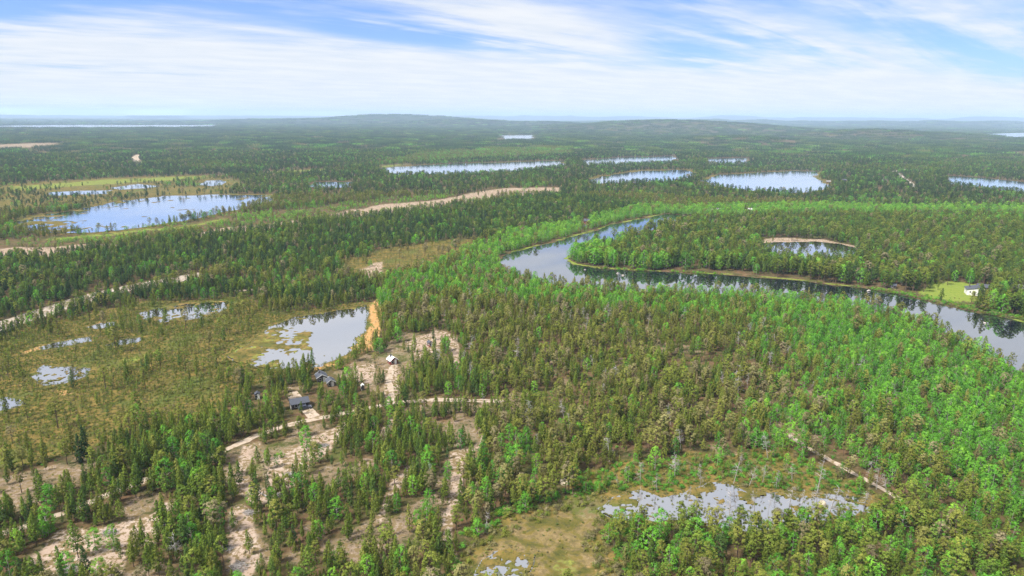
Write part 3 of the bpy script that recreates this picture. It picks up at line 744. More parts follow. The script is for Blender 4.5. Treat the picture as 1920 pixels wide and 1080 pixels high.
PROTO = {}          # kind -> list of (trunk mesh, crown mesh, height)
def make_proto(kind, T, h, cmat, bmat):
    tm = mesh_obj(kind + '_trunk', T.tv.v, T.tv.f, bmat, link=False).data
    co = mesh_obj(kind + '_crown', T.cv, T.cf, cmat, link=False).data
    at = co.attributes.new('cv', 'FLOAT', 'FACE'); at.data.foreach_set('value', np.array(T.cval, np.float32))
    v = T.tv.v + T.cv; n = len(T.tv.v)
    f = T.tv.f + [tuple(i + n for i in q) for q in T.cf]
    both = mesh_obj(kind + '_whole', v, f, [bmat, cmat], link=False, mat_idx=[0] * len(T.tv.f) + [1] * len(T.cf))
    at = both.data.attributes.new('cv', 'FLOAT', 'FACE'); at.data.foreach_set('value', np.array([0.5] * len(T.tv.f) + T.cval, np.float32))
    PROTO.setdefault(kind, []).append((tm, co, h, both))
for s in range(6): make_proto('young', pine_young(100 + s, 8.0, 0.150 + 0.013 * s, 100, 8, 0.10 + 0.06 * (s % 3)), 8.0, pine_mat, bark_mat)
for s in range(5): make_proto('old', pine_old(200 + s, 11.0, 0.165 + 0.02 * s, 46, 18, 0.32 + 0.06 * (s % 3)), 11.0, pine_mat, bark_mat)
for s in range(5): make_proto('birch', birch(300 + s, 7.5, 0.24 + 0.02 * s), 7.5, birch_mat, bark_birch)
for s in range(3): make_proto('bogpine', bog_pine(400 + s), 4.0, pine_mat, bark_mat)
for s in range(3): make_proto('bush', bush(500 + s), 1.6, birch_mat, bark_birch)
for s in range(3): make_proto('heath', bush(520 + s), 1.6, pine_mat, bark_mat)
for s in range(2): make_proto('spruce', pine_young(600 + s, 10.0, 0.15, 150, 8, 0.03), 10.0, pine_mat, bark_mat)

def instancer_tree(name, coll):
    ng = bpy.data.node_groups.new(name, 'GeometryNodeTree')
    ng.interface.new_socket('Geometry', in_out='INPUT', socket_type='NodeSocketGeometry')
    ng.interface.new_socket('Geometry', in_out='OUTPUT', socket_type='NodeSocketGeometry')
    gi = ng.nodes.new('NodeGroupInput'); go = ng.nodes.new('NodeGroupOutput')
    ip = ng.nodes.new('GeometryNodeInstanceOnPoints'); ci = ng.nodes.new('GeometryNodeCollectionInfo')
    ci.inputs['Collection'].default_value = coll; ci.inputs['Separate Children'].default_value = True; ci.inputs['Reset Children'].default_value = True
    def na(nm, tp):
        n = ng.nodes.new('GeometryNodeInputNamedAttribute'); n.data_type = tp; n.inputs['Name'].default_value = nm
        return n.outputs['Attribute']
    ng.links.new(gi.outputs[0], ip.inputs['Points']); ng.links.new(ci.outputs[0], ip.inputs['Instance'])
    ip.inputs['Pick Instance'].default_value = True
    ng.links.new(na('kind_index', 'INT'), ip.inputs['Instance Index'])
    ng.links.new(na('turn', 'FLOAT_VECTOR'), ip.inputs['Rotation'])
    ng.links.new(na('size', 'FLOAT_VECTOR'), ip.inputs['Scale'])
    ng.links.new(ip.outputs[0], go.inputs[0])
    return ng
def scatter(name, protos, pos, idx, rot, size, tint, label, cat):
    coll = bpy.data.collections.new(name + '_shapes')
    for i, ob in enumerate(protos):
        o = bpy.data.objects.new('%s_shape_%02d' % (name, i), ob.data); coll.objects.link(o)
    me = bpy.data.meshes.new(name); me.vertices.add(len(pos)); me.vertices.foreach_set('co', np.asarray(pos, np.float32).ravel())
    n = len(pos)
    a = me.attributes.new('kind_index', 'INT', 'POINT'); a.data.foreach_set('value', np.asarray(idx, np.int32))
    a = me.attributes.new('turn', 'FLOAT_VECTOR', 'POINT')
    tr = np.zeros((n, 3), np.float32); tr[:, 2] = rot; a.data.foreach_set('vector', tr.ravel())
    a = me.attributes.new('size', 'FLOAT_VECTOR', 'POINT'); a.data.foreach_set('vector', np.asarray(size, np.float32).ravel())
    a = me.attributes.new('tint', 'FLOAT', 'POINT'); a.data.foreach_set('value', np.asarray(tint, np.float32))
    o = bpy.data.objects.new(name, me); COL.objects.link(o)
    md = o.modifiers.new('scatter', 'NODES'); md.node_group = instancer_tree(name + '_nodes', coll)
    tag(o, label, cat, kind='stuff')
    return o

# ------------------------------------------------------------------ where trees grow
Z = {k: P(*v) for k, v in {
 'left_dark': [(-300,440),(0,485),(220,465),(560,421),(700,406),(1050,365),(1220,385),(1050,440),(880,448),(700,480),(640,520),(560,532),(400,515),(250,538),(0,606),(-300,690)],
 'left_dark_b': [(-300,640),(0,618),(150,580),(300,545),(430,530),(560,545),(700,540),(700,562),(560,580),(440,560),(260,566),(150,590),(0,640),(-300,690)],
 'bog_left': [(-300,700),(0,640),(150,594),(265,570),(450,558),(505,588),(690,568),(690,640),(640,690),(560,698),(470,725),(420,765),(330,805),(200,830),(80,870),(-300,930)],
 'birch_right': [(1500,600),(1700,630),(1920,760),(2300,960),(2300,1060),(1920,985),(1790,910),(1660,790),(1560,690)],
 'birch_mix': [(1400,590),(1500,600),(1560,690),(1660,790),(1790,910),(1920,985),(2300,1100),(1920,1090),(1740,950),(1600,850),(1500,740),(1420,650)],
 'birch_river': [(690,575),(740,520),(860,478),(938,490),(975,523),(1090,555),(1330,553),(1560,570),(1740,612),(1960,742),(2100,850),(2000,810),(1850,730),(1680,668),(1500,625),(1300,600),(1050,580),(900,560),(800,555),(740,585)],
 'birch_bank': [(850,478),(950,440),(1050,425),(1130,405),(1230,385),(1246,402),(1150,420),(1000,463),(938,486)],
 'birch_far': [(1150,400),(1230,391),(1330,390),(1500,387),(1700,388),(1920,391),(2200,397),(2200,407),(1900,400),(1700,402),(1500,404),(1330,407),(1246,402)],
 'birch_far_b': [(1640,408),(1920,405),(2200,409),(2200,430),(1920,425),(1740,420)],
 'birch_tip': [(1062,487),(1110,464),(1160,450),(1170,462),(1130,480),(1150,498),(1250,506),(1250,510),(1130,505),(1078,497)],
 'wet_mid': [(640,495),(700,472),(800,455),(905,446),(880,472),(770,515),(720,525),(655,520)],
 'bog_bottom': [(845,1120),(866,1035),(930,985),(1010,952),(1060,936),(1140,925),(1185,965),(1152,990),(1130,1025),(1162,1065),(1190,1120)],
 'pond_marsh': [(1060,905),(1150,872),(1300,855),(1480,850),(1560,885),(1700,952),(1640,975),(1400,1003),(1180,985)],
 'bottom_right': [(1150,985),(1180,985),(1400,1000),(1640,975),(1740,950),(1920,1090),(2300,1200),(1160,1200),(1130,1030)],
 'wet_far': [(-300,380),(0,346),(230,333),(420,327),(450,345),(430,362),(300,366),(150,388),(20,402),(-300,420)],
 'shrub_strip': [(-300,470),(60,448),(200,436),(330,420),(430,402),(620,385),(740,372),(830,366),(880,368),(760,395),(620,410),(440,428),(220,458),(-300,495)],
 'light_mid': [(690,312),(780,290),(900,280),(1060,275),(1070,290),(900,298),(760,306)],
 'penin': [(1061,486),(1110,465),(1205,436),(1300,415),(1500,411),(1900,408),(2300,420),(2300,720),(1920,604),(1690,552),(1480,524),(1250,510),(1078,497)],
}.items()}
BUILD_SPOTS = [(563,757,8.5),(604,706,7),(622,718,6),(735,676,6),(806,646,4),(483,743,4),(1825,541,12),(1815,545,8),(1098,414,8),(1098,424,5),(1404,396,9),(1345,394,8),(1674,537,5),(680,727,3),(1553,340,9),(1582,340,8),(1660,340,9),(1905,545,6)]
BS = np.array([(*gp(a, b), c) for a, b, c in BUILD_SPOTS])

def grow(rmin, rmax, sp, seed, amax=R(46)):
    rs = np.random.default_rng(seed)
    n = int(2 * rmax / sp) + 2
    X, Y = np.meshgrid(np.arange(n) - n / 2, np.arange(n // 2 + 1))
    x = (X.ravel() * sp + rs.uniform(-0.47, 0.47, X.size) * sp); y = (Y.ravel() * sp + rs.uniform(-0.47, 0.47, X.size) * sp)
    r = np.hypot(x, y); az = np.arctan2(x, y)
    k = (r >= rmin) & (r < rmax) & (np.abs(az) < amax)
    x, y, r = x[k], y[k], r[k]; n = len(x)
    dens = np.full(n, 0.62); pb = np.full(n, 0.035); old = np.full(n, 0.34); hs = np.ones(n); tint = np.full(n, 0.54); btint = np.full(n, 0.45); small = np.zeros(n)
    g1 = fbm(x / 45, y / 45, 3, 41); g2 = fbm(x / 16, y / 16, 3, 3); g3 = fbm(x / 120, y / 120, 3, 43)
    pb += np.clip((g1 - 0.58) * 2.5, 0, 0.5) * (r < 3000); dens -= np.clip((0.42 - g1) * 1.5, 0, 0.4)
    dens -= np.clip(0.45 - g2, 0, 0.3) * 1.2
    tint = np.where(r > 900, 0.09 + (g3 - 0.5) * 0.6, tint + (g1 - 0.5) * 0.5)
    wx, wy = warp(x, y)
    I = {k: inside(wx, wy, v) for k, v in Z.items()}
    sz = inside(wx, wy, SANDY_ZONE)
    dens[sz] = np.clip((g2[sz] - 0.37) * 8, 0.07, 0.95); old[sz] = 0.07; tint[sz] = 0.40; pb[sz] = 0.06 + np.clip((g1[sz] - 0.62), 0, .15); hs[sz] = 1.12 + (g1[sz] - 0.5) * 0.9
    q = I['penin']; tint[q] = 0.30; pb[q] = 0.10; old[q] = 0.35; hs[q] = 1.25
    q = I['left_dark'] | I['left_dark_b']; tint[q] = 0.17 + (g1[q] - 0.5) * 0.4; old[q] = 0.25; dens[q] = 0.72; pb[q] = 0.04 + np.clip((g2[q] - 0.62) * 2, 0, .3)
    q = I['shrub_strip']; dens[q] = np.clip((g2[q] - 0.4) * 4, 0.1, 0.8); pb[q] = 0.7; hs[q] = 0.55; btint[q] = 0.8
    q = I['light_mid']; tint[q] = 0.5; pb[q] = 0.35; dens[q] = 0.6
    q = I['wet_far']; dens[q] = np.clip((g1[q] - 0.36) * 2.5, 0.02, 0.6); hs[q] = 0.8; small[q] = 0.4
    q = I['bog_left']; dens[q] = 0.42 + np.clip(g2[q] - 0.40, 0, 0.3) * 2.2; small[q] = 0.93; hs[q] = 1.1; pb[q] = 0.02; tint[q] = 0.48
    q = I['wet_mid']; dens[q] = 0.4; small[q] = 0.9; tint[q] = 0.75; pb[q] = 0.02
    q = I['birch_mix']; pb[q] = 0.42; tint[q] = 0.5
    q = I['birch_river']; pb[q] = 0.66; btint[q] = 0.55; dens[q] = 0.58
    q = I['birch_right']; pb[q] = 0.84; btint[q] = 0.42; dens[q] = 0.60
    q = I['birch_bank']; pb[q] = 0.85; btint[q] = 0.7
    q = I['birch_far'] ; pb[q] = 0.9; btint[q] = 0.7; dens[q] = 0.75
    q = I['birch_far_b']; pb[q] = 0.3; btint[q] = 0.5
    q = I['birch_tip']; pb[q] = 0.8; btint[q] = 0.6
    q = I['bottom_right']; pb[q] = 0.30; old[q] = 0.65; tint[q] = 0.40; dens[q] = 0.66
    q = I['pond_marsh']; dens[q] = 0.32; small[q] = 0.45; pb[q] = 0.5; hs[q] = 0.62
    q = I['bog_bottom']; dens[q] = 0.0
    for ln in (shore_green, shore_green_c):
        q = edge_dist(x, y, ln, False, 40) < 30; hs[q] = 1.75
    for p in SAND: 
        s = inside(wx, wy, p); dens[s] *= 0.05; small[s] = 0.0
    for p in GREEN: dens[inside(x, y, p)] *= 0.12
    for p in ORANGE: dens[inside(x, y, p)] *= 0.06
    dens[inside(x, y, LAWN_FRONT)] *= 0.15
    if rmax > 2500:
        for p in SAND_FAR: dens[inside(x, y, p)] = 0
    for k, p in WP_COARSE.items():
        d0 = p[np.argmin(np.hypot(p[:, 0], p[:, 1]))]; dist = np.hypot(*d0)
        if dist > rmax * 1.05 or np.hypot(p[:, 0], p[:, 1]).max() < rmin * 0.95: continue
        mg = 2.5 if dist < 700 else 4.0
        if rmin > 1900: mg = 22.0
        dens[near_poly(x, y, p, mg)] = 0
    # open strip along the far bank of the river
    for ln, w in ((shore_green, 2.4), (shore_green_b, 0.8), (shore_green_c, 2.4)):
        dens[edge_dist(x, y, ln, False, 20) < w] *= 0.04
    for k, (ln, w) in RD.items(): dens[edge_dist(x, y, ln, False, 30) < w * 0.5 + (2.0 if k == 'path' else 1.1 if k == 'dirt_track' else 0.3 if rmin < 1900 else 14)] = 0
    for bx, by, br in BS: dens[np.hypot(x - bx, y - by) < br * (0.8 if rmin < 400 else 1.0)] = 0
    # keep the line of sight to the buildings as open as the photograph shows it
    for bx, by, br in BS:
        D = math.hypot(bx, by); along = (x * bx + y * by) / D; side = np.abs(x * by - y * bx) / D
        dens[(along < D) & (along > D - 16 - 0.02 * D) & (side < br * 0.6)] *= 0.15
    acc = rs.uniform(size=n) < dens
    u = rs.uniform(size=n); kind = np.where(rs.uniform(size=n) < small, 3, np.where(u < pb, 2, np.where(rs.uniform(size=n) < old, 1, 0)))
    h = np.select([kind == 0, kind == 1, kind == 2, kind == 3], [rs.normal(6.1, 1.5, n), rs.normal(7.6, 1.4, n), rs.normal(5.9, 1.1, n), rs.normal(3.1, 0.9, n)])
    h = np.where((kind == 0) & (rs.uniform(size=n) < 0.16), h * 0.5, h)
    h = np.clip(h * hs, 1.0, 12.5)
    tt = np.where(kind == 2, btint + rs.normal(0, 0.22, n), tint + rs.normal(0, 0.13, n) + np.where(kind == 1, 0.13, 0.0))
    tt = np.where((kind == 1) & (rs.uniform(size=n) < 0.07), 0.97, tt)
    k = acc
    return dict(x=x[k], y=y[k], h=h[k], kind=kind[k], tint=np.clip(tt[k], 0.0, 1.0), rot=rs.uniform(0, 6.283, k.sum()), var=rs.integers(0, 1000, k.sum()))
KN = ['young', 'old', 'birch', 'bogpine']
LAWN_FRONT = P((1725,548),(1830,545),(1832,582),(1780,574),(1730,562))
parts_ = [grow(75, 430, 2.2, 1), grow(430, 900, 2.9, 2), grow(900, 2050, 4.5, 3)]
TR = {k: np.concatenate([p[k] for p in parts_]) for k in parts_[0]}
TR['wide'] = np.where(np.hypot(TR['x'], TR['y']) > 900, 1.45, np.where(np.hypot(TR['x'], TR['y']) > 430, 1.2, 1.0))

# trees placed by hand where the photograph shows them standing apart
HAND = [  # base px, py, kind, height, tint, label
 (180,1032,'birch',6.2,0.62,'round bright green birch bush beside the grey brush pile at bottom left'),
 (190,1092,'birch',6.4,0.95,'pale yellow green birch below the round birch bush at bottom left'),
 (147,1046,'young',10.0,0.30,'tall dense pine just left of the round birch bush'),
 (222,1040,'young',4.6,0.28,'small lone pine on sand right of the round birch bush'),
 (14,1075,'old',8.5,0.72,'broad flat crowned pine in the bottom left corner'),
 (500,862,'birch',3.2,0.72,'low round birch bush on the sandy clearing below the track'),
 (527,858,'bush',2.4,0.75,'very low leafy shrub on the sandy clearing below the track'),
 (575,842,'birch',8.2,0.42,'large leafy birch clump beside the track below the dark garage'),
 (732,785,'birch',5.2,0.72,'bright green round birch at the track fork below the white roof'),
 (510,945,'birch',5.2,0.6,'light green slender birch beside the fallen log on the sand'),
 (435,905,'young',5.6,0.30,'lone young pine on the sandy strip left of the fallen log'),
 (573,890,'young',8.2,0.32,'single slim pine at the right end of the sandy clearing'),
 (805,965,'birch',7.6,0.3,'bright birch among dark pines left of the round bog'),
 (1075,912,'birch',7.0,0.3,'large green birch right of the boulder above the bog'),
 (1228,880,'birch',7.5,0.75,'yellow green tree rising above the left end of the snag pond'),
 (1388,1003,'old',8.6,0.25,'dark green pine standing alone in front of the snag pond'),
 (152,868,'spruce',9.5,0.02,'dark narrow spruce above the lower left pine stand'),
 (162,858,'spruce',10.5,0.02,'darkest tall spruce at the edge of the left bog'),
 (497,832,'young',6.0,0.34,'young pine beside the track bend above the sandy strip'),
 (985,960,'birch',6.0,0.4,'leafy birch at the upper left rim of the bottom bog'),
 (895,1005,'birch',5.0,0.5,'small birch at the left rim of the bottom bog'),
]

# ------------------------------------------------------------------ choose the trees that show largest
px, py, dep = proj(TR['x'], TR['y'], np.zeros(len(TR['x'])))
_, pyt, _ = proj(TR['x'], TR['y'], TR['h'])
TR['px'], TR['py'] = px, py
tall = np.where((px > 4) & (px < 1916) & (pyt > 0) & (pyt < 1062) & (dep > 0), py - pyt, 0)
hand_xy = np.array([gp(a[0], a[1]) for a in HAND])
dmin = np.min(np.hypot(TR['x'][:, None] - hand_xy[None, :, 0], TR['y'][:, None] - hand_xy[None, :, 1]), 1) if len(TR['x']) < 400000 else np.ones(len(TR['x'])) * 99
ok = dmin > 2.6
tall = np.where(ok, tall, 0)
isb = TR['kind'] == 2; isp = (TR['kind'] == 0) | (TR['kind'] == 1)
def top(sel, n):
    i = np.where(sel)[0]; return i[np.argsort(-tall[i])[:n]]
ind_p = top(isp & (tall > 0), 290); ind_b = top(isb & (tall > 0), 292)
single = np.zeros(len(TR['x']), bool); single[ind_p] = True; single[ind_b] = True

# dead trees: by hand round the snag pond, others strewn through the old pine wood
SNAGS = [(1375,908,9.5),(1405,910,7),(1430,906,6.5),(1313,912,8),(1265,893,7.5),(1232,920,5.5),(1440,862,9),(1143,866,7.5),(1367,986,9.5),(1198,958,7),
 (1532,924,10.5),(1546,982,11.5),(1524,950,6.5),(1573,964,7.5),(1620,954,6.5),(1630,908,7.5),(1643,918,7.5),(1663,927,6.5),(1485,903,6),(1455,917,6),(1583,1010,7),
 (908,1000,5.5),(805,905,7),(1290,945,5),(1340,968,5.5),(1415,955,6),(1440,960,5),(1480,948,6),(1300,975,5),(1500,960,6.5),(1175,900,5),(1200,905,6),(330,1048,7.5),(1160,915,4.5),(1640,985,6)]
rs = np.random.default_rng(91)
cz = np.where(inside(TR['x'], TR['y'], P((720,600),(900,560),(1300,590),(1560,640),(1700,760),(1600,850),(1300,870),(1000,880),(880,760))) & ~single & ok)[0]
extra = rs.choice(cz, 70, replace=False)
dead_spots = [(*gp(a, b), h) for a, b, h in SNAGS] + [(TR['x'][i], TR['y'][i], min(10, TR['h'][i] + 0.8)) for i in extra]
drop = np.zeros(len(TR['x']), bool); drop[extra] = True

rest = ~single & ~drop & ok
def whole(kinds):
    out = []; first = {}
    for k in kinds:
        first[k] = len(out); out += [p[3] for p in PROTO[k]]
    return out, first
def strew(name, sel, kinds, label, cat):
    pr, first = whole(kinds)
    i = np.where(sel)[0]
    idx = np.zeros(len(i), int); hh = np.zeros(len(i))
    for code, k in enumerate(KN):
        if k not in first: continue
        q = TR['kind'][i] == code
        idx[q] = first[k] + TR['var'][i][q] % len(PROTO[k]); hh[q] = PROTO[k][0][2]
    s = TR['h'][i] / hh
    w = TR['wide'][i] * (0.84 + (TR['var'][i] % 7) * 0.05)
    pos = np.stack([TR['x'][i], TR['y'][i], np.full(len(i), -0.05)], 1)
    scatter(name, pr, pos, idx, TR['rot'][i], np.stack([s * w, s * w, s], 1), TR['tint'][i], label, cat)
strew('pine_forest', rest & isp, ['young', 'old'], 'pine forest covering the land between lakes and river', 'forest')
strew('birch_wood', rest & isb, ['birch'], 'bright green birch wood along the river and right side', 'birch wood')
strew('bog_pines', rest & (TR['kind'] == 3), ['bogpine'], 'stunted thin pines scattered over the bogs', 'bog pines')

# far woods: whole copses, too far off to tell the trees apart
def copse(seed, leafy):
    rs = np.random.default_rng(seed); T = Tree()
    for i in range(95):
        x, y = rs.uniform(-23, 23, 2); h = max(4.0, rs.normal(7.0, 1.6)) * (0.85 if leafy else 1.0); v = rs.uniform(0.15, 0.85)
        for j in range(15):
            t = rs.uniform(0.15, 1.0); a = rs.uniform(0, 6.28)
            r = (1.9 * math.sin(math.pi * (0.15 + 0.8 * t)) if leafy else 1.35 * (1.08 - t)) * rs.uniform(0.4, 1)
            o = np.array([math.cos(a), math.sin(a), 0.4])
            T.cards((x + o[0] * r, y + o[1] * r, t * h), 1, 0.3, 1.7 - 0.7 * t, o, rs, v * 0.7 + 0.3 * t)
    T.tv.tube((0, 0, 0), (0, 0, 2), 0.1, 0.1, 4)
    return T
for s in range(4): make_proto('copse', copse(700 + s, False), 8.0, pine_mat, bark_mat)
for s in range(2): make_proto('leafy_copse', copse(720 + s, True), 8.0, birch_mat, bark_birch)
F = [grow(2050, 4200, 34, 11), grow(4200, 7600, 44, 12), grow(7600, 15000, 95, 13)]
for f, s in zip(F, (1.0, 1.15, 2.3)): f['s'] = np.full(len(f['x']), s)
F = {k: np.concatenate([p[k] for p in F]) for k in F[0]}
fz = terrain(F['x'], F['y'])
fb = (F['kind'] == 2)
for nm, sel, kd, lb in (('far_forest', ~fb, 'copse', 'distant dark pine forest reaching to the hills'), ('far_birch_wood', fb, 'leafy_copse', 'distant lighter green birch copses among the far forest')):
    i = np.where(sel)[0]; s = F['s'][i]
    zs = 0.85 + (F['var'][i] % 10) * 0.03
    scatter(nm, [p[3] for p in PROTO[kd]], np.stack([F['x'][i], F['y'][i], fz[i] - 0.4], 1), F['var'][i] % len(PROTO[kd]), F['rot'][i], np.stack([s, s, zs * np.minimum(s, 1.5)], 1),
            np.clip(F['tint'][i] * (0.8 if kd == 'copse' else 1), 0, 1), lb, 'far forest')

# low shrubs and heather
rs = np.random.default_rng(55)
n = 150000
rr = np.sqrt(rs.uniform(75 ** 2, 460 ** 2, n)); aa = rs.uniform(-R(46), R(46), n)
x = rr * np.sin(aa); y = rr * np.cos(aa)
pk = np.full(n, 0.10); sz = np.full(n, 0.42); tn = np.full(n, 0.35)
g = fbm(x / 5, y / 5, 3, 71)
s_ = inside(x, y, SANDY_ZONE); pk[s_] = np.clip((g[s_] - 0.48) * 3, 0.06, 0.6); sz[s_] = 0.26
b_ = inside(x, y, Z['bog_left']); pk[b_] = 0.75; sz[b_] = 0.36; tn[b_] = 0.35
m_ = inside(x, y, Z['pond_marsh']); pk[m_] = 0.6; sz[m_] = 0.6; tn[m_] = 0.3
q_ = inside(x, y, Z['bog_bottom']); pk[q_] = 0.10; sz[q_] = 0.3; tn[q_] = 0.8
for ln in (shore_green, shore_green_b, shore_green_c):
    d = edge_dist(x, y, ln, False, 20); k = d < 8; pk[k] = np.clip((g[k] - 0.35) * 4, 0.1, 0.9); sz[k] = 0.85; tn[k] = 0.55
d = edge_dist(x, y, Z['bog_bottom'], True, 20); k = d < 5; pk[k] = 0.55; sz[k] = 0.7; tn[k] = 0.35
for p in WP_COARSE.values(): pk[near_poly(x, y, p, 0.6)] = 0
for ln, w in RD.values(): pk[edge_dist(x, y, ln, False, 20) < w * 0.6] = 0
for bx, by, br in BS: pk[np.hypot(x - bx, y - by) < br * 0.7] = 0
pn = inside(x, y, WP_COARSE['pond_snags']); pk[pn] = 0.22; sz[pn] = 0.28
for kk in ('pond_snags', 'pool_bottom', 'pond_left', 'pond_upper', 'pool_strip', 'pool_strip_b', 'pool_edge', 'pond_house'):
    e_ = edge_dist(x, y, WPOLY[kk], True, 12) < (1.6 if kk != 'pond_house' else 1.0)
    pk[e_] = 0.85; sz[e_] = 0.26; pn |= e_
brown = s_ | b_ | q_ | pn
brown |= (rs.uniform(size=n) < 0.45)
tn = np.where(brown, np.where(b_, 0.62, 0.8), tn)
k = rs.uniform(size=n) < pk; x, y, sz, tn, brown = x[k], y[k], sz[k], tn[k], brown[k]
sz = sz * rs.uniform(0.6, 1.5, len(x)); tn = np.clip(tn + rs.normal(0, 0.2, len(x)), 0, 1)
for nm, sel, kd, lb, ct in (('low_shrubs', ~brown, 'bush', 'low leafy shrubs and dwarf birch along bog edges and river bank', 'shrubs'), ('heath_tufts', brown, 'heath', 'brownish heath and sedge tufts over sand and bog', 'heath')):
    i = np.where(sel)[0]; q = sz[i]
    scatter(nm, [p[3] for p in PROTO[kd]], np.stack([x[i], y[i], np.full(len(i), -0.03)], 1), rs.integers(0, 3, len(i)), rs.uniform(0, 6.28, len(i)),
            np.stack([q * 1.3, q * 1.3, q], 1), tn[i], lb, ct)

# ------------------------------------------------------------------ single trees with trunk and crown
LAND = [(208,997,'the grey brush pile at lower left'),(110,965,'the open end of the dirt track'),(265,905,'the dirt track at lower left'),(10,860,'the orange bog at the left edge'),
 (345,942,'the upper brush pile at lower left'),(450,910,'the fallen log clearing'),(545,895,'the brush pile on the sand'),(425,1030,'the sand gap at bottom'),(560,760,'the dark garage'),
 (735,676,'the white roofed shelter'),(700,960,'the sandy strip left of centre'),(855,980,'the sandy strip beside the bog'),(640,1030,'the bottom left pine stand'),(1040,985,'the round bottom bog'),
 (950,1060,'the pool in the bottom bog'),(1058,905,'the boulder above the bog'),(1250,935,'the left end of the snag pond'),(1400,960,'the middle of the snag pond'),(1540,945,'the boulder in the pond'),
 (1640,915,'the straight path at right'),(1700,945,'the lower path end'),(1830,1010,'the hidden lower path'),(1900,900,'the right edge birch wood'),(1300,1040,'the bottom right pine stand'),
 (1800,760,'the birch slope near the river'),(60,700,'the small pond at the left edge'),(600,640,'the round pond'),(1100,750,'the central pine wood'),(1400,700,'the right part of the central wood'),
 (840,650,'the dark red shed'),(930,750,'the track end in the pines'),(1650,640,'the river bend at right'),(1560,1060,'the bottom edge right of centre'),(1800,860,'the dense birches at right'),(140,1060,'the sand slope in the corner'),(800,1060,'the bottom edge left of the bog')]
def where_phrase(x, y):
    b = min(LAND, key=lambda l: math.hypot((l[0] - x) * 0.8, (l[1] - y) * 1.2))
    dx, dy = x - b[0], (y - b[1]) * 1.3
    far = math.hypot(dx, dy)
    if far < 16: return 'at ' + b[2]
    if abs(dx) > abs(dy): w = 'right of' if dx > 0 else 'left of'
    else: w = 'below' if dy > 0 else 'above'
    return ('just ' if far < 45 else '') + w + ' ' + b[2]
NUMS = ['two', 'three', 'four', 'five', 'six', 'seven', 'eight', 'nine', 'ten']
ORD = ['second', 'third', 'fourth', 'fifth', 'sixth', 'seventh', 'eighth', 'ninth', 'tenth', 'eleventh', 'twelfth', 'thirteenth', 'fourteenth']
def settle_labels(items, group):
    """items: (object, label, screen x); things that read alike are told apart by their order from the left"""
    by = {}
    for o, l, sx in items: by.setdefault(l, []).append((sx, o))
    for l, lst in by.items():
        lst.sort(key=lambda t: t[0]); n = len(lst)
        for i, (_, o) in enumerate(lst):
            if n == 1: o['label'] = l
            elif i == 0: o['label'] = l + ', leftmost'
            elif i == n - 1: o['label'] = l + ', rightmost'
            else: o['label'] = l + ', %s' % (ORD[i - 1] if i - 1 < len(ORD) else 'last but one')
            o['group'] = group
def plant(name, proto, loc, rz, s, wid, tint):
    tm, cm, h, _ = proto
    e = empty(name, loc, rz); e.scale = (s * wid, s * wid, s)
    t = bpy.data.objects.new('trunk', tm); COL.objects.link(t); t.parent = e
    c = bpy.data.objects.new('crown', cm); COL.objects.link(c); c.parent = e
    c['tint'] = float(tint)
    return e
def size_word(h, a, b): return 'short' if h < a else 'tall' if h > b else 'mid-high'
items_p = []; items_b = []
for i in np.concatenate([ind_p, ind_b]):
    kd = KN[TR['kind'][i]]; pr = PROTO[kd][TR['var'][i] % len(PROTO[kd])]
    s = TR['h'][i] / pr[2]; wid = 0.84 + (TR['var'][i] % 7) * 0.05; tn = float(TR['tint'][i])
    nm = 'birch_tree' if kd == 'birch' else 'pine_tree'
    o = plant(nm, pr, (TR['x'][i], TR['y'][i], -0.05), TR['rot'][i], s, wid, tn)
    if kd == 'birch':
        lab = '%s %s birch %s' % (size_word(TR['h'][i], 5.6, 6.8), 'deep green' if tn < 0.3 else 'yellow green' if tn > 0.6 else 'bright green', where_phrase(TR['px'][i], TR['py'][i]))
        items_b.append((o, lab, TR['px'][i])); o['category'] = 'birch tree'
    else:
        col = 'dark green' if tn < 0.25 else 'green' if tn < 0.45 else 'olive' if tn < 0.72 else 'brownish'
        shp = 'slender pointed' if kd == 'young' else 'round crowned'
        a, b = (6.0, 7.5) if kd == 'young' else (7.6, 8.8)
        lab = '%s %s %s pine %s' % (size_word(TR['h'][i], a, b), col, shp, where_phrase(TR['px'][i], TR['py'][i]))
        items_p.append((o, lab, TR['px'][i])); o['category'] = 'pine tree'
settle_labels(items_p, 'pine trees in the foreground'); settle_labels(items_b, 'birch trees in the foreground')
for hx, hy, kd, h, tn, lab in HAND:
    pr = PROTO[kd][(hx + hy) % len(PROTO[kd])]
    nm = {'birch': 'birch_tree', 'bush': 'shrub', 'spruce': 'spruce_tree'}.get(kd, 'pine_tree')
    gx, gy = gp(hx, hy)
    wid = {'birch': 1.15 if h < 6.5 else 1.0}.get(kd, 1.45 if hx == 14 else 1.0)
    o = plant(nm, pr, (gx, gy, -0.05), hx * 0.7, h / pr[2], wid, tn)
    tag(o, lab, nm.replace('_', ' '), {'birch_tree': 'birch trees in the foreground', 'pine_tree': 'pine trees in the foreground'}.get(nm))

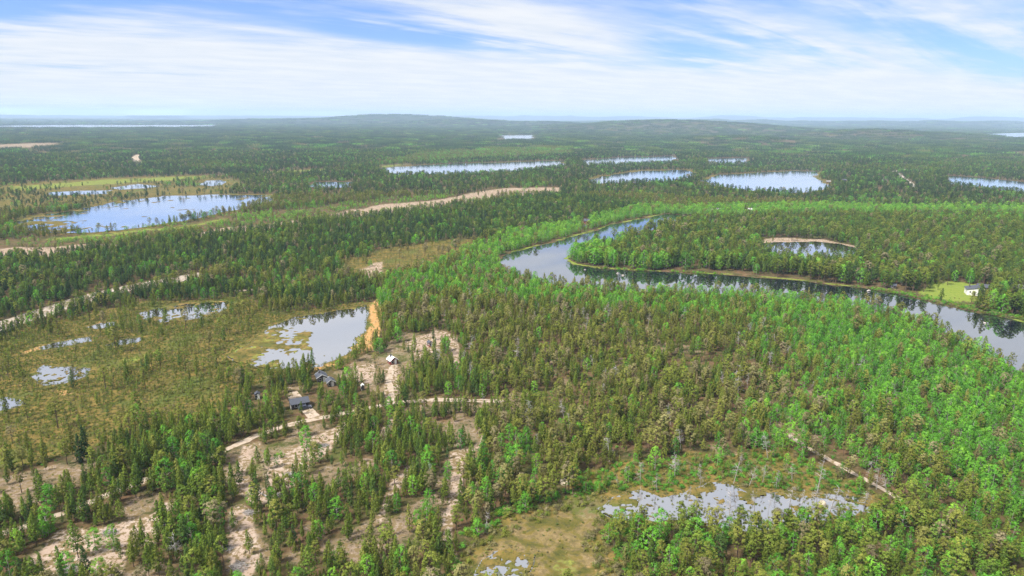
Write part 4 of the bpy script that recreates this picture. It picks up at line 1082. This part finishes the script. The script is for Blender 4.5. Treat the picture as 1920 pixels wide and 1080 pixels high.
dead = []
for s in range(8):
    T, B = snag(800 + s)
    dead.append((mesh_obj('snag_trunk', T.tv.v, T.tv.f, snag_mat, link=False).data, mesh_obj('snag_branches', B.v, B.f, snag_mat, link=False).data))
items_d = []
for i, (x, y, h) in enumerate(dead_spots):
    e = empty('dead_tree', (x, y, -0.1), i * 1.7, h / 8.0)
    e.rotation_euler = (0.16 * math.sin(i * 2.3), 0.16 * math.sin(i * 4.1 + 1), i * 1.7)
    wd = 0.65 + 0.5 * ((i * 7) % 10) / 10; e.scale = (h / 8.0 * wd, h / 8.0 * wd, h / 8.0)
    tm, bm_ = dead[(i * 5) % 8]
    t = bpy.data.objects.new('trunk', tm); COL.objects.link(t); t.parent = e
    c = bpy.data.objects.new('branches', bm_); COL.objects.link(c); c.parent = e
    a, b, _ = proj(x, y, 0.0)
    items_d.append((e, '%s grey dead tree %s' % (size_word(h, 6.1, 8.0), where_phrase(a, b)), a)); e['category'] = 'dead tree'
settle_labels(items_d, 'grey dead trees')

# ------------------------------------------------------------------ rocks, brush piles, log
rock_mat = plain('lichen_rock', (0.42, 0.36, 0.27), 0.95, 0.1, 0.45, 2.2)
pale_rock = plain('pale_rock', (0.36, 0.33, 0.30), 0.9, 0.1, 0.25, 2.0)
def rock(name, px_, py_, sx, sy, sz, mt, label, seed, cat='boulder'):
    bm = bmesh.new(); bmesh.ops.create_icosphere(bm, subdivisions=3, radius=1.0)
    rs = np.random.default_rng(seed)
    pl = [(Vector(rs.normal(size=3)).normalized(), rs.uniform(0.72, 0.95)) for _ in range(9)]
    for v in bm.verts:
        p = v.co.copy()
        for nrm, d in pl:
            k = p.dot(nrm)
            if k > d: p -= nrm * (k - d)
        p += p.normalized() * 0.05 * (vnoise(np.array([p.x * 5]), np.array([p.y * 5 + p.z * 7]), seed)[0] - 0.5)
        v.co = Vector((p.x * sx, p.y * sy, max(p.z, -0.6) * sz))
    me = bpy.data.meshes.new(name); bm.to_mesh(me); bm.free(); me.materials.append(mt)
    o = bpy.data.objects.new(name, me); COL.objects.link(o)
    gx, gy = gp(px_, py_); o.location = (gx, gy, 0.25 * sz); o.rotation_euler = (0, 0, seed)
    return tag(o, label, cat)
rock('boulder', 1541, 948, 1.45, 1.1, 1.15, rock_mat, 'large pale lichen covered boulder standing in the snag pond', 1)
rock('boulder', 1058, 906, 1.7, 1.3, 1.3, rock_mat, 'pinkish boulder at the wood edge above the round bog', 2)
for q, (a, b, s, l) in enumerate([(1097,506,0.9,'small pale rock in dark water at the peninsula tip'), (1158,513,1.3,'larger pale rock in dark water below the peninsula'), (1168,517,1.1,'flat pale rock right of the larger rock below the peninsula'),
                           (1629,546,1.5,'pointed pale rock under the far river bank at right'), (1846,606,1.0,'tiny white rock in the river near the right edge')]):
    o = rock('river_rock', a, b, s * 1.0, s * 0.6, s * 0.55, pale_rock, l, 10 + q, 'rock'); o['group'] = 'pale rocks in the river'
for q, (a, b, s, l) in enumerate([(208,999,2.0,'grey brush pile right of the round birch bush'), (128,1070,2.2,'grey brush pile at the bottom left edge of the sand'), (344,944,1.5,'small grey brush pile at the upper end of the sand slope'),
                           (301,988,1.3,'small pale brush pile at the pine edge of the sand slope'), (543,891,1.7,'pale brush pile in the middle of the sandy clearing'), (526,929,1.5,'pale brush pile just right of the fallen log'),
                           (425,1029,1.4,'small brush pile in the sand gap near the bottom'), (449,1064,2.2,'pale twig heap at the bottom of the sand gap'), (609,836,1.4,'pale brush pile on sand below the track'), (468,962,1.6,'dark brush heap at the lower end of the sandy strip')]):
    B = MB(); rs = np.random.default_rng(900 + q)
    for j in range(90):
        a0 = rs.uniform(0, 6.28); rad = rs.uniform(0, 1) ** 0.6 * s; z0 = max(0.05, 0.32 * s * (1 - (rad / s) ** 2) * rs.uniform(0.2, 1))
        c = Vector((math.cos(a0) * rad, math.sin(a0) * rad * 0.7, z0)); d = Vector((rs.normal(), rs.normal(), rs.normal() * 0.25)).normalized() * rs.uniform(0.25, 0.6) * s
        B.tube(c - d, c + d, 0.05, 0.03, 4)
    o = B.build('brush_pile', snag_mat); gx, gy = gp(a, b); o.location = (gx, gy, 0.1)
    tag(o, l, 'brush pile', 'brush piles on the sand')
B = MB(); B.tube((-3.5, 0.6, 0.35), (0, 0, 0.3), 0.10, 0.16, 7); B.tube((0, 0, 0.3), (3.0, -0.9, 0.35), 0.16, 0.22, 7)
for j in range(9): B.tube((-3 + j * 0.45, 0.5 - j * 0.07, 0.35), (-3.2 + j * 0.45 + 0.3 * (j % 3), 0.5 - j * 0.07 + (1 if j % 2 else -1) * 0.9, 0.6), 0.04, 0.015, 4)
o = B.build('fallen_log', snag_mat); gx, gy = gp(488, 926); o.location = (gx, gy, 0); o.rotation_euler = (0, 0, -0.35)
tag(o, 'grey fallen log with bare branches lying on the sandy clearing', 'log')

# ------------------------------------------------------------------ buildings
roof_dark = plain('dark_felt_roof', (0.060, 0.066, 0.085), 0.75, 0.3, 0.2, 1.5)
roof_white = plain('white_metal_roof', (0.72, 0.75, 0.76), 0.5, 0.4, 0.08, 1.0)
roof_pale = plain('pale_metal_roof', (0.42, 0.40, 0.38), 0.6, 0.3, 0.12, 1.0)
roof_grey = plain('grey_metal_roof', (0.22, 0.21, 0.21), 0.6, 0.4, 0.12, 1.0)
wood_dark = plain('dark_boards', (0.055, 0.045, 0.040), 0.85, 0.15, 0.25, 3.0)
wood_red = plain('red_boards', (0.16, 0.035, 0.028), 0.85, 0.15, 0.2, 3.0)
wood_brown = plain('brown_logs', (0.16, 0.10, 0.06), 0.85, 0.15, 0.25, 3.0)
wood_white = plain('white_boards', (0.70, 0.69, 0.67), 0.75, 0.2, 0.06, 3.0)
trim_white = plain('white_trim', (0.72, 0.72, 0.70), 0.6, 0.2, 0.05, 3.0)
glass = plain('window_glass', (0.025, 0.03, 0.035), 0.08, 0.6, 0.1, 1.0)
brick_mat = plain('chimney_metal', (0.10, 0.09, 0.09), 0.8, 0.2, 0.2, 4.0)
def house(name, px_, py_, rz, L, Wd, hw, hr, rmat, wmat, label, cat='cabin', chimney=True, mono=False, open_front=False, trim=None, over=0.5):
    gx, gy = gp(px_, py_)
    k_ = 0.74 if py_ > 600 else 0.85
    L, Wd, over, hw, hr = L * k_, Wd * k_, over * 0.8, max(1.9, hw * (k_ + 0.1)), hr * k_
    e = empty(name, (gx, gy, 0), rz); tag(e, label, cat)
    w2, l2 = Wd / 2, L / 2
    if mono: prof = [(-w2, 0), (w2, 0), (w2, hw + hr), (-w2, hw)]
    else: prof = [(-w2, 0), (w2, 0), (w2, hw), (0, hw + hr), (-w2, hw)]
    if open_front:   # closed at the back, posts in front
        MB().prism(prof, 0.0, l2).build('wall', wmat, e)
        for sx in (-1, 1): MB().box((sx * (w2 - 0.1), -l2 + 0.1, hw / 2), (0.18, 0.18, hw)).build('post', wmat, e)
        MB().box((-w2 + 0.1, -l2 / 2, hw - 0.1), (0.16, l2, 0.18)).build('beam', wmat, e); MB().box((w2 - 0.1, -l2 / 2, hw - 0.1), (0.16, l2, 0.18)).build('beam', wmat, e)
    else: MB().prism(prof, -l2, l2).build('wall', wmat, e)
    th = 0.16; lo = l2 + over
    if mono:
        k = hr / Wd
        r = MB().prism([(-w2 - over, hw - k * over + 0.02), (w2 + over, hw + hr + k * over + 0.02), (w2 + over, hw + hr + k * over + th), (-w2 - over, hw - k * over + th)], -lo, lo).build('roof', rmat, e)
    else:
        k = hr / w2; zz = hw - k * over
        roofs = []
        for sx in (-1, 1):
            prf = [(0, hw + hr + 0.02), (sx * (w2 + over), zz + 0.02), (sx * (w2 + over), zz + th), (0, hw + hr + th)]
            roofs.append(MB().prism(prf if sx < 0 else prf[::-1], -lo, lo).build('roof_slope', rmat, e))
            if trim:
                for yy in (-lo - 0.03, lo + 0.03):
                    p2 = [(0, hw + hr - 0.08), (sx * (w2 + over), zz - 0.08), (sx * (w2 + over), zz + th + 0.03), (0, hw + hr + th + 0.03)]
                    MB().prism(p2 if sx < 0 else p2[::-1], yy - 0.03, yy + 0.03).build('barge_board', trim, e)
        r = roofs[0]
    if chimney: MB().box((-w2 * 0.35, l2 * 0.3, hw + hr * 0.8 + 0.5), (0.5, 0.5, 1.3)).build('chimney', brick_mat, r)
    for yy in ((-l2 * 0.45, l2 * 0.45) if L > 4 else (l2 * 0.3,)):
        for sx in (-1, 1):
            if open_front and yy < 0: continue
            f = MB().box((sx * (w2 + 0.02), yy, hw * 0.58), (0.06, 1.1, 1.1)).build('window', trim_white, e)
            MB().box((sx * (w2 + 0.045), yy, hw * 0.58), (0.04, 0.92, 0.92)).build('pane', glass, f)
    if not open_front:
        d = MB().box((0.2 * Wd, -l2 - 0.03, 1.02), (0.95, 0.06, 2.04)).build('door', trim_white if wmat is not wood_white else wood_dark, e)
        MB().box((0.2 * Wd - 0.36, -l2 - 0.08, 1.0), (0.05, 0.05, 0.14)).build('handle', brick_mat, d)
        f = MB().box((-0.22 * Wd, -l2 - 0.02, hw * 0.58), (1.0, 0.06, 1.0)).build('window', trim_white, e)
        MB().box((-0.22 * Wd, -l2 - 0.045, hw * 0.58), (0.84, 0.04, 0.84)).build('pane', glass, f)
    return e
house('garage', 561, 762, R(-62), 8.0, 5.6, 2.5, 1.5, roof_dark, wood_dark, 'dark roofed garage with open carport beside the sandy driveway', 'garage', chimney=False, open_front=False)
house('cabin', 603, 713, R(25), 5.6, 5.0, 2.4, 1.5, roof_dark, wood_dark, 'larger dark cabin with white roof edges behind the garage', 'cabin', trim=trim_white)
house('cabin', 620, 722, R(25), 4.2, 3.6, 2.2, 1.2, roof_dark, wood_dark, 'smaller dark cabin just right of the larger dark cabin', 'cabin', chimney=False, trim=trim_white)
house('shelter', 736, 681, R(35), 4.4, 4.2, 2.2, 1.5, roof_white, wood_red, 'small hut with a bright white roof and dark red front', 'hut', chimney=True)
house('shed', 806, 649, R(40), 2.6, 2.2, 2.0, 0.9, roof_dark, wood_red, 'small dark red shed with blue black roof on upper sand', 'shed', chimney=False, over=0.25)
house('shed', 483, 747, R(20), 2.6, 2.2, 1.9, 0.8, roof_dark, wood_dark, 'small dark shed among pines left of the garage', 'shed', chimney=False, over=0.25)
house('outhouse', 680, 731, R(15), 1.4, 1.4, 2.2, 0.5, roof_white, wood_white, 'narrow white outhouse among pines left of the sandy drive', 'outhouse', chimney=False, over=0.15)
house('house', 1820, 551, R(-22), 9.0, 6.5, 3.6, 1.5, roof_dark, wood_white, 'white house with dark sloping roof beside the bright lawn', 'house', mono=True)
house('house_annex', 1842, 545, R(60), 7.0, 5.0, 2.8, 1.6, roof_dark, wood_brown, 'dark roofed annex behind the white house at right', 'house', chimney=False)
house('cabin', 1101, 418, R(70), 6.5, 5.0, 2.6, 1.8, roof_dark, wood_red, 'red cabin with dark roof above the river rapids', 'cabin')
house('sauna', 1097, 428, R(70), 4.0, 3.0, 2.2, 1.1, roof_dark, wood_brown, 'small brown river sauna below the red cabin', 'sauna', chimney=False)
house('cabin', 1408, 397, R(80), 9.0, 5.5, 2.6, 1.6, roof_pale, wood_brown, 'brown cabin with pale roof in the far birches', 'cabin')
house('cabin', 1330, 398, R(80), 7.0, 5.0, 2.6, 1.7, roof_grey, wood_dark, 'dark riverside cabin with grey roof left of the pale roofed cabin', 'cabin')
house('cabin', 1346, 397, R(85), 7.0, 5.0, 2.6, 1.7, roof_grey, wood_dark, 'dark grey roofed cabin nearest the pale roofed cabin', 'cabin')
house('shed', 1674, 540, R(60), 3.6, 3.0, 2.1, 1.0, roof_dark, wood_dark, 'small dark boathouse on the far river bank left of lawn', 'shed', chimney=False)
house('cabin', 1553, 343, R(75), 7.0, 5.0, 2.6, 1.6, roof_grey, wood_brown, 'brown cottage at the tip of the oval lake', 'cabin')
house('cabin', 1582, 341, R(75), 8.0, 6.0, 3.0, 2.0, roof_dark, wood_dark, 'dark cottage right of the oval lake', 'cabin')
house('cabin', 1658, 340, R(80), 8.0, 5.0, 2.6, 1.6, roof_grey, wood_white, 'pale cottage left of the distant road', 'cabin')
house('cabin', 1908, 547, R(40), 8.0, 6.0, 3.0, 1.8, roof_grey, wood_brown, 'grey roofed cabin in pines near the right edge', 'cabin')

# car under the garage eave
paint = plain('dark_blue_paint', (0.045, 0.05, 0.075), 0.3, 0.5, 0.05, 1.0)
tyre = plain('tyre_rubber', (0.02, 0.02, 0.02), 0.9, 0.1, 0.1, 4.0)
rim = plain('wheel_rim', (0.5, 0.5, 0.52), 0.35, 0.5, 0.05, 4.0)
lamp = plain('lamp_glass', (0.75, 0.76, 0.78), 0.15, 0.5, 0.03, 4.0)
gx, gy = gp(572, 767)
car = empty('parked_car', (gx, gy, 0.0), R(28)); tag(car, 'dark estate car parked in front of the dark garage', 'car')
body = MB(); prof = [(-2.2, 0.35), (2.2, 0.35), (2.25, 0.75), (2.1, 0.92), (1.05, 1.0), (0.45, 1.5), (-1.75, 1.52), (-2.2, 0.98)]
for k, yy in ((0, -0.86), (1, 0.86)): body.v += [(x, yy * (0.86 if z > 1.1 else 1.0), z) for x, z in prof]
n = len(prof)
for i in range(n): body.f.append((i, (i + 1) % n, n + (i + 1) % n, n + i)[::-1])
body.f.append(tuple(range(n))); body.f.append(tuple(reversed(range(n, 2 * n)))); body.build('body', paint, car)
for sx in (-1.35, 1.35):
    for sy in (-0.86, 0.86):
        w_ = MB().tube((sx, sy - 0.11, 0.33), (sx, sy + 0.11, 0.33), 0.33, 0.33, 16).build('wheel', tyre, car)
        MB().tube((sx, sy - 0.12, 0.33), (sx, sy + 0.12, 0.33), 0.19, 0.19, 12).build('rim', rim, w_)
for sy in (-1, 1):
    for x0, x1 in ((-1.65, -0.75), (-0.68, 0.25)):
        b = MB(); b.v = [(x0, sy * 0.868, 1.02), (x1, sy * 0.868, 1.02), (x1 - 0.02, sy * 0.765, 1.43), (x0 + 0.05, sy * 0.765, 1.43)]; b.f = [(0, 1, 2, 3)]; b.build('side_window', glass, car)
    MB().box((2.2, sy * 0.6, 0.76), (0.1, 0.36, 0.16)).build('headlight', lamp, car)
b = MB(); b.v = [(1.06, -0.78, 1.03), (1.06, 0.78, 1.03), (0.49, 0.68, 1.47), (0.49, -0.68, 1.47)]; b.f = [(0, 1, 2, 3)]; b.build('windscreen', glass, car)

# ------------------------------------------------------------------ air
mt, t = new_mat('air')
pv = N(t, 'ShaderNodeVolumePrincipled'); pv.inputs['Color'].default_value = (0.54, 0.72, 1.0, 1); pv.inputs['Density'].default_value = HAZE = 7.5e-5
o_ = N(t, 'ShaderNodeOutputMaterial'); t.links.new(pv.outputs[0], o_.inputs['Volume'])
hz = MB().box((0, 0, 124.5), (65000, 65000, 251)).build('haze', mt); tag(hz, 'pale blue air haze over the whole landscape', 'haze', kind='stuff')
